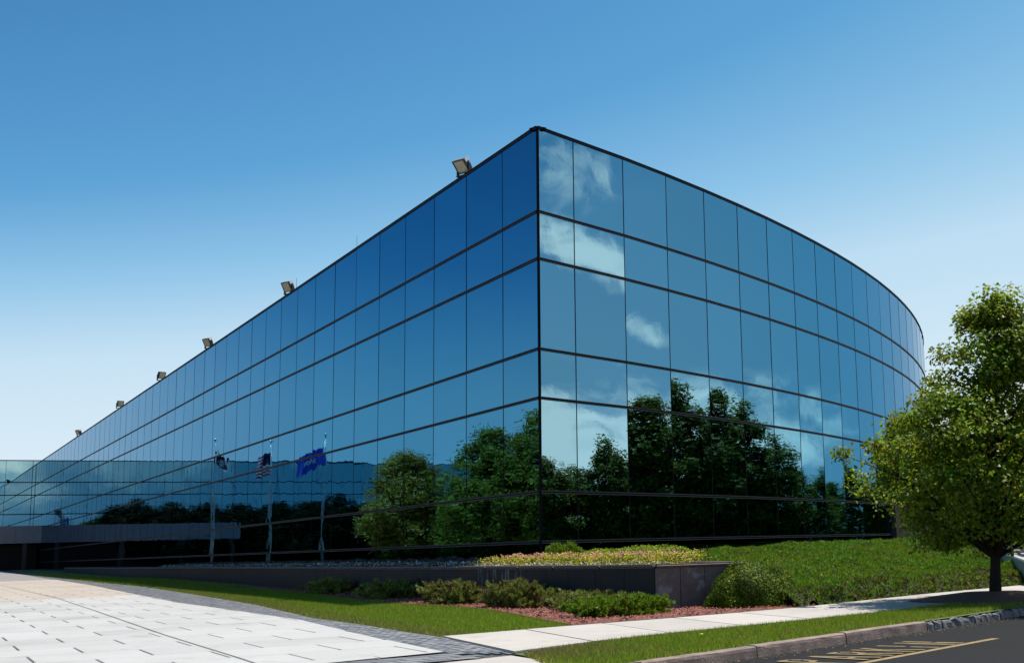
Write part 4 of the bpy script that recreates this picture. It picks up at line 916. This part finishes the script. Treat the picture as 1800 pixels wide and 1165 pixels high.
# steps with sloping cheek wall and handrails at the right
stp = tag(empty('entrance_steps', (8.3, 40.0, E - 1.2)), 'pale concrete steps with sloping cheek walls partly behind the trunk', 'steps')
a0, a1 = Vector((8.62, 43.2, -.28)), Vector((8.15, 34.6, -.72)); base = Vector((8.3, 40.0, -1.2))
def cheek(off, name='cheek_wall'):
    mb = MB(); o_ = Vector((off, 0, 0)); th = Vector((.28, 0, 0)); q = [a0 + Vector((0, .8, 0)), a0, a1, a1 + Vector((0, -.6, -.05))]
    for s in (Vector((0, 0, 0)), th):
        for p in q: mb.v.append(tuple(p + o_ + s - base)); mb.v.append(tuple(Vector((p.x, p.y, -1.6)) + o_ + s - base))
    for i in range(3): b = i*2; mb.f += [(b, b+1, b+3, b+2), (b+8, b+10, b+11, b+9), (b, b+2, b+10, b+8)]; mb.m += [0] * 3
    mb.f += [(0, 8, 9, 1), (6, 7, 15, 14)]; mb.m += [0, 0]; return mb.build(name, 'pale_stone', stp)
cheek(0); cheek(2.1)
for k in range(6):
    f_ = k / 5; p = a0.lerp(a1, f_) - base; mb = MB(); mb.box((p.x + .3, p.y - .9, p.z - .5), (p.x + 2.1, p.y + .7, p.z - .08)); mb.build('step', 'pale_stone', stp)
rl = tag(empty('handrail', (8.3, 40.0, E - 1.2)), 'dark four-bar handrail sloping down behind the street tree trunk', 'handrail')
for zz in (.55, .40, .25, .12):
    mb = MB(); mb.tube([tuple(a0 + Vector((.14, 0, zz)) - base), tuple(a1 + Vector((.14, 0, zz)) - base)], .02, 6); mb.build('rail', 'rail_metal', rl)
for f_ in (0, .33, .66, 1):
    p = a0.lerp(a1, f_) + Vector((.14, 0, 0)) - base; mb = MB(); mb.tube([tuple(p), tuple(p + Vector((0, 0, .57)))], .022, 6); mb.build('post', 'rail_metal', rl)

# ---------------------------------------------------------------- flagpoles, seen mirrored in the long front
def flagpole(p, h, label):
    t = tag(empty('flagpole', (p[0], p[1], float(gz(*p)) + E)), label, 'flagpole', 'flagpoles mirrored in the long glass front'); H = h + 1.1
    mb = MB(); mb.tube([(0, 0, 0), (0, 0, H * .5), (0, 0, H)], [.095, .085, .05], 12); mb.build('pole', 'pole_paint', t, True)
    mb = MB(); mb.tube([(0, 0, H), (0, 0, H+.05), (0, 0, H+.13), (0, 0, H+.21), (0, 0, H+.26)], [.04, .11, .15, .11, .03], 12); mb.build('finial_ball', 'lamp_trim', t, True)
    mb = MB(); mb.tube([(.12, .05, .6), (.09, .05, H - .2)], .012, 4); mb.build('halyard', 'flag_white', t); return t
def flag(p, ztop, name, label, L_, hgt, v2, droop, kind):
    t = tag(empty(name, (p[0], p[1], ztop + E)), label, 'flag')
    nx_, nz_ = 18, 13; mb = MB(); d_ = Vector((*v2, 0)).normalized(); n_ = Vector((-d_.y, d_.x, 0))
    for j in range(nz_ + 1):
        for i in range(nx_ + 1):
            u, v_ = i / nx_, j / nz_; q = d_ * (u * L_ * (1 - .35 * droop)) + n_ * (.10 * math.sin(u * 7 + v_ * 1.5) * u ** .6 + .03 * math.sin(u * 15 - v_ * 3)) + Vector((0, 0, -v_ * hgt - droop * u * L_ * .62 + .07 * math.sin(u * 8 + 1) * u))
            mb.v.append(tuple(q + d_ * .10))
    for j in range(nz_):
        for i in range(nx_):
            u, v_ = (i + .5) / nx_, (j + .5) / nz_; b = j*(nx_+1)+i; mb.f.append((b, b+1, b+nx_+2, b+nx_+1))
            if kind == 'stripes': mi = 2 if (u < .4 and j < 7) else (1 if j % 2 else 0)
            elif kind == 'black': mi = 1 if ((u - .5) ** 2 / .07 + (v_ - .5) ** 2 / .16 < .55 and (i + j) % 3 != 0) or v_ > .86 or u > .92 else 0
            else: mi = 1 if (.25 < u < .85 and .36 < v_ < .62 and (i * 3 + j) % 4 != 0) else 0
            mb.m.append(mi)
    ms = {'stripes': ['flag_red', 'flag_white', 'flag_navy'], 'black': ['flag_black', 'flag_white'], 'blue': ['flag_blue', 'flag_white']}[kind]
    mb.build('cloth', ms, t, True); return t
def mir(az_, t_):                            # where a thing stands whose mirror image is seen at this bearing
    P = np.array([math.cos(rad(az_)), math.sin(rad(az_))]) * t_; return P - 2 * ((P - L0) @ LN) * LN
p1, p2, p3 = mir(109.95, 127), mir(107.8, 118), mir(105.75, 110)
flagpole(p1, 10.05, 'left of the three mirrored flagpoles, carrying the black flag'); flagpole(p2, 9.25, 'middle of the three mirrored flagpoles, carrying the striped flag'); flagpole(p3, 9.1, 'right of the three mirrored flagpoles, carrying the blue flag')
flag(p1, 9.4, 'black_flag', 'black flag with white emblem and edge hanging on the left mirrored pole', 1.5, 1.3, (-.45, -.60), .85, 'black')
flag(p2, 8.6, 'striped_flag', 'red and white striped flag with dark blue corner, limp on the middle mirrored pole', 1.3, 1.8, (.676, .735), .6, 'stripes')
flag(p3, 8.5, 'blue_flag', 'bright blue flag with white lettering band, flying from the right mirrored pole', 2.3, 1.5, (.676, .735), .72, 'blue')
print('panes', npane, 'slabs', nslab, 'pavers', npv, 'objects', len(bpy.data.objects))
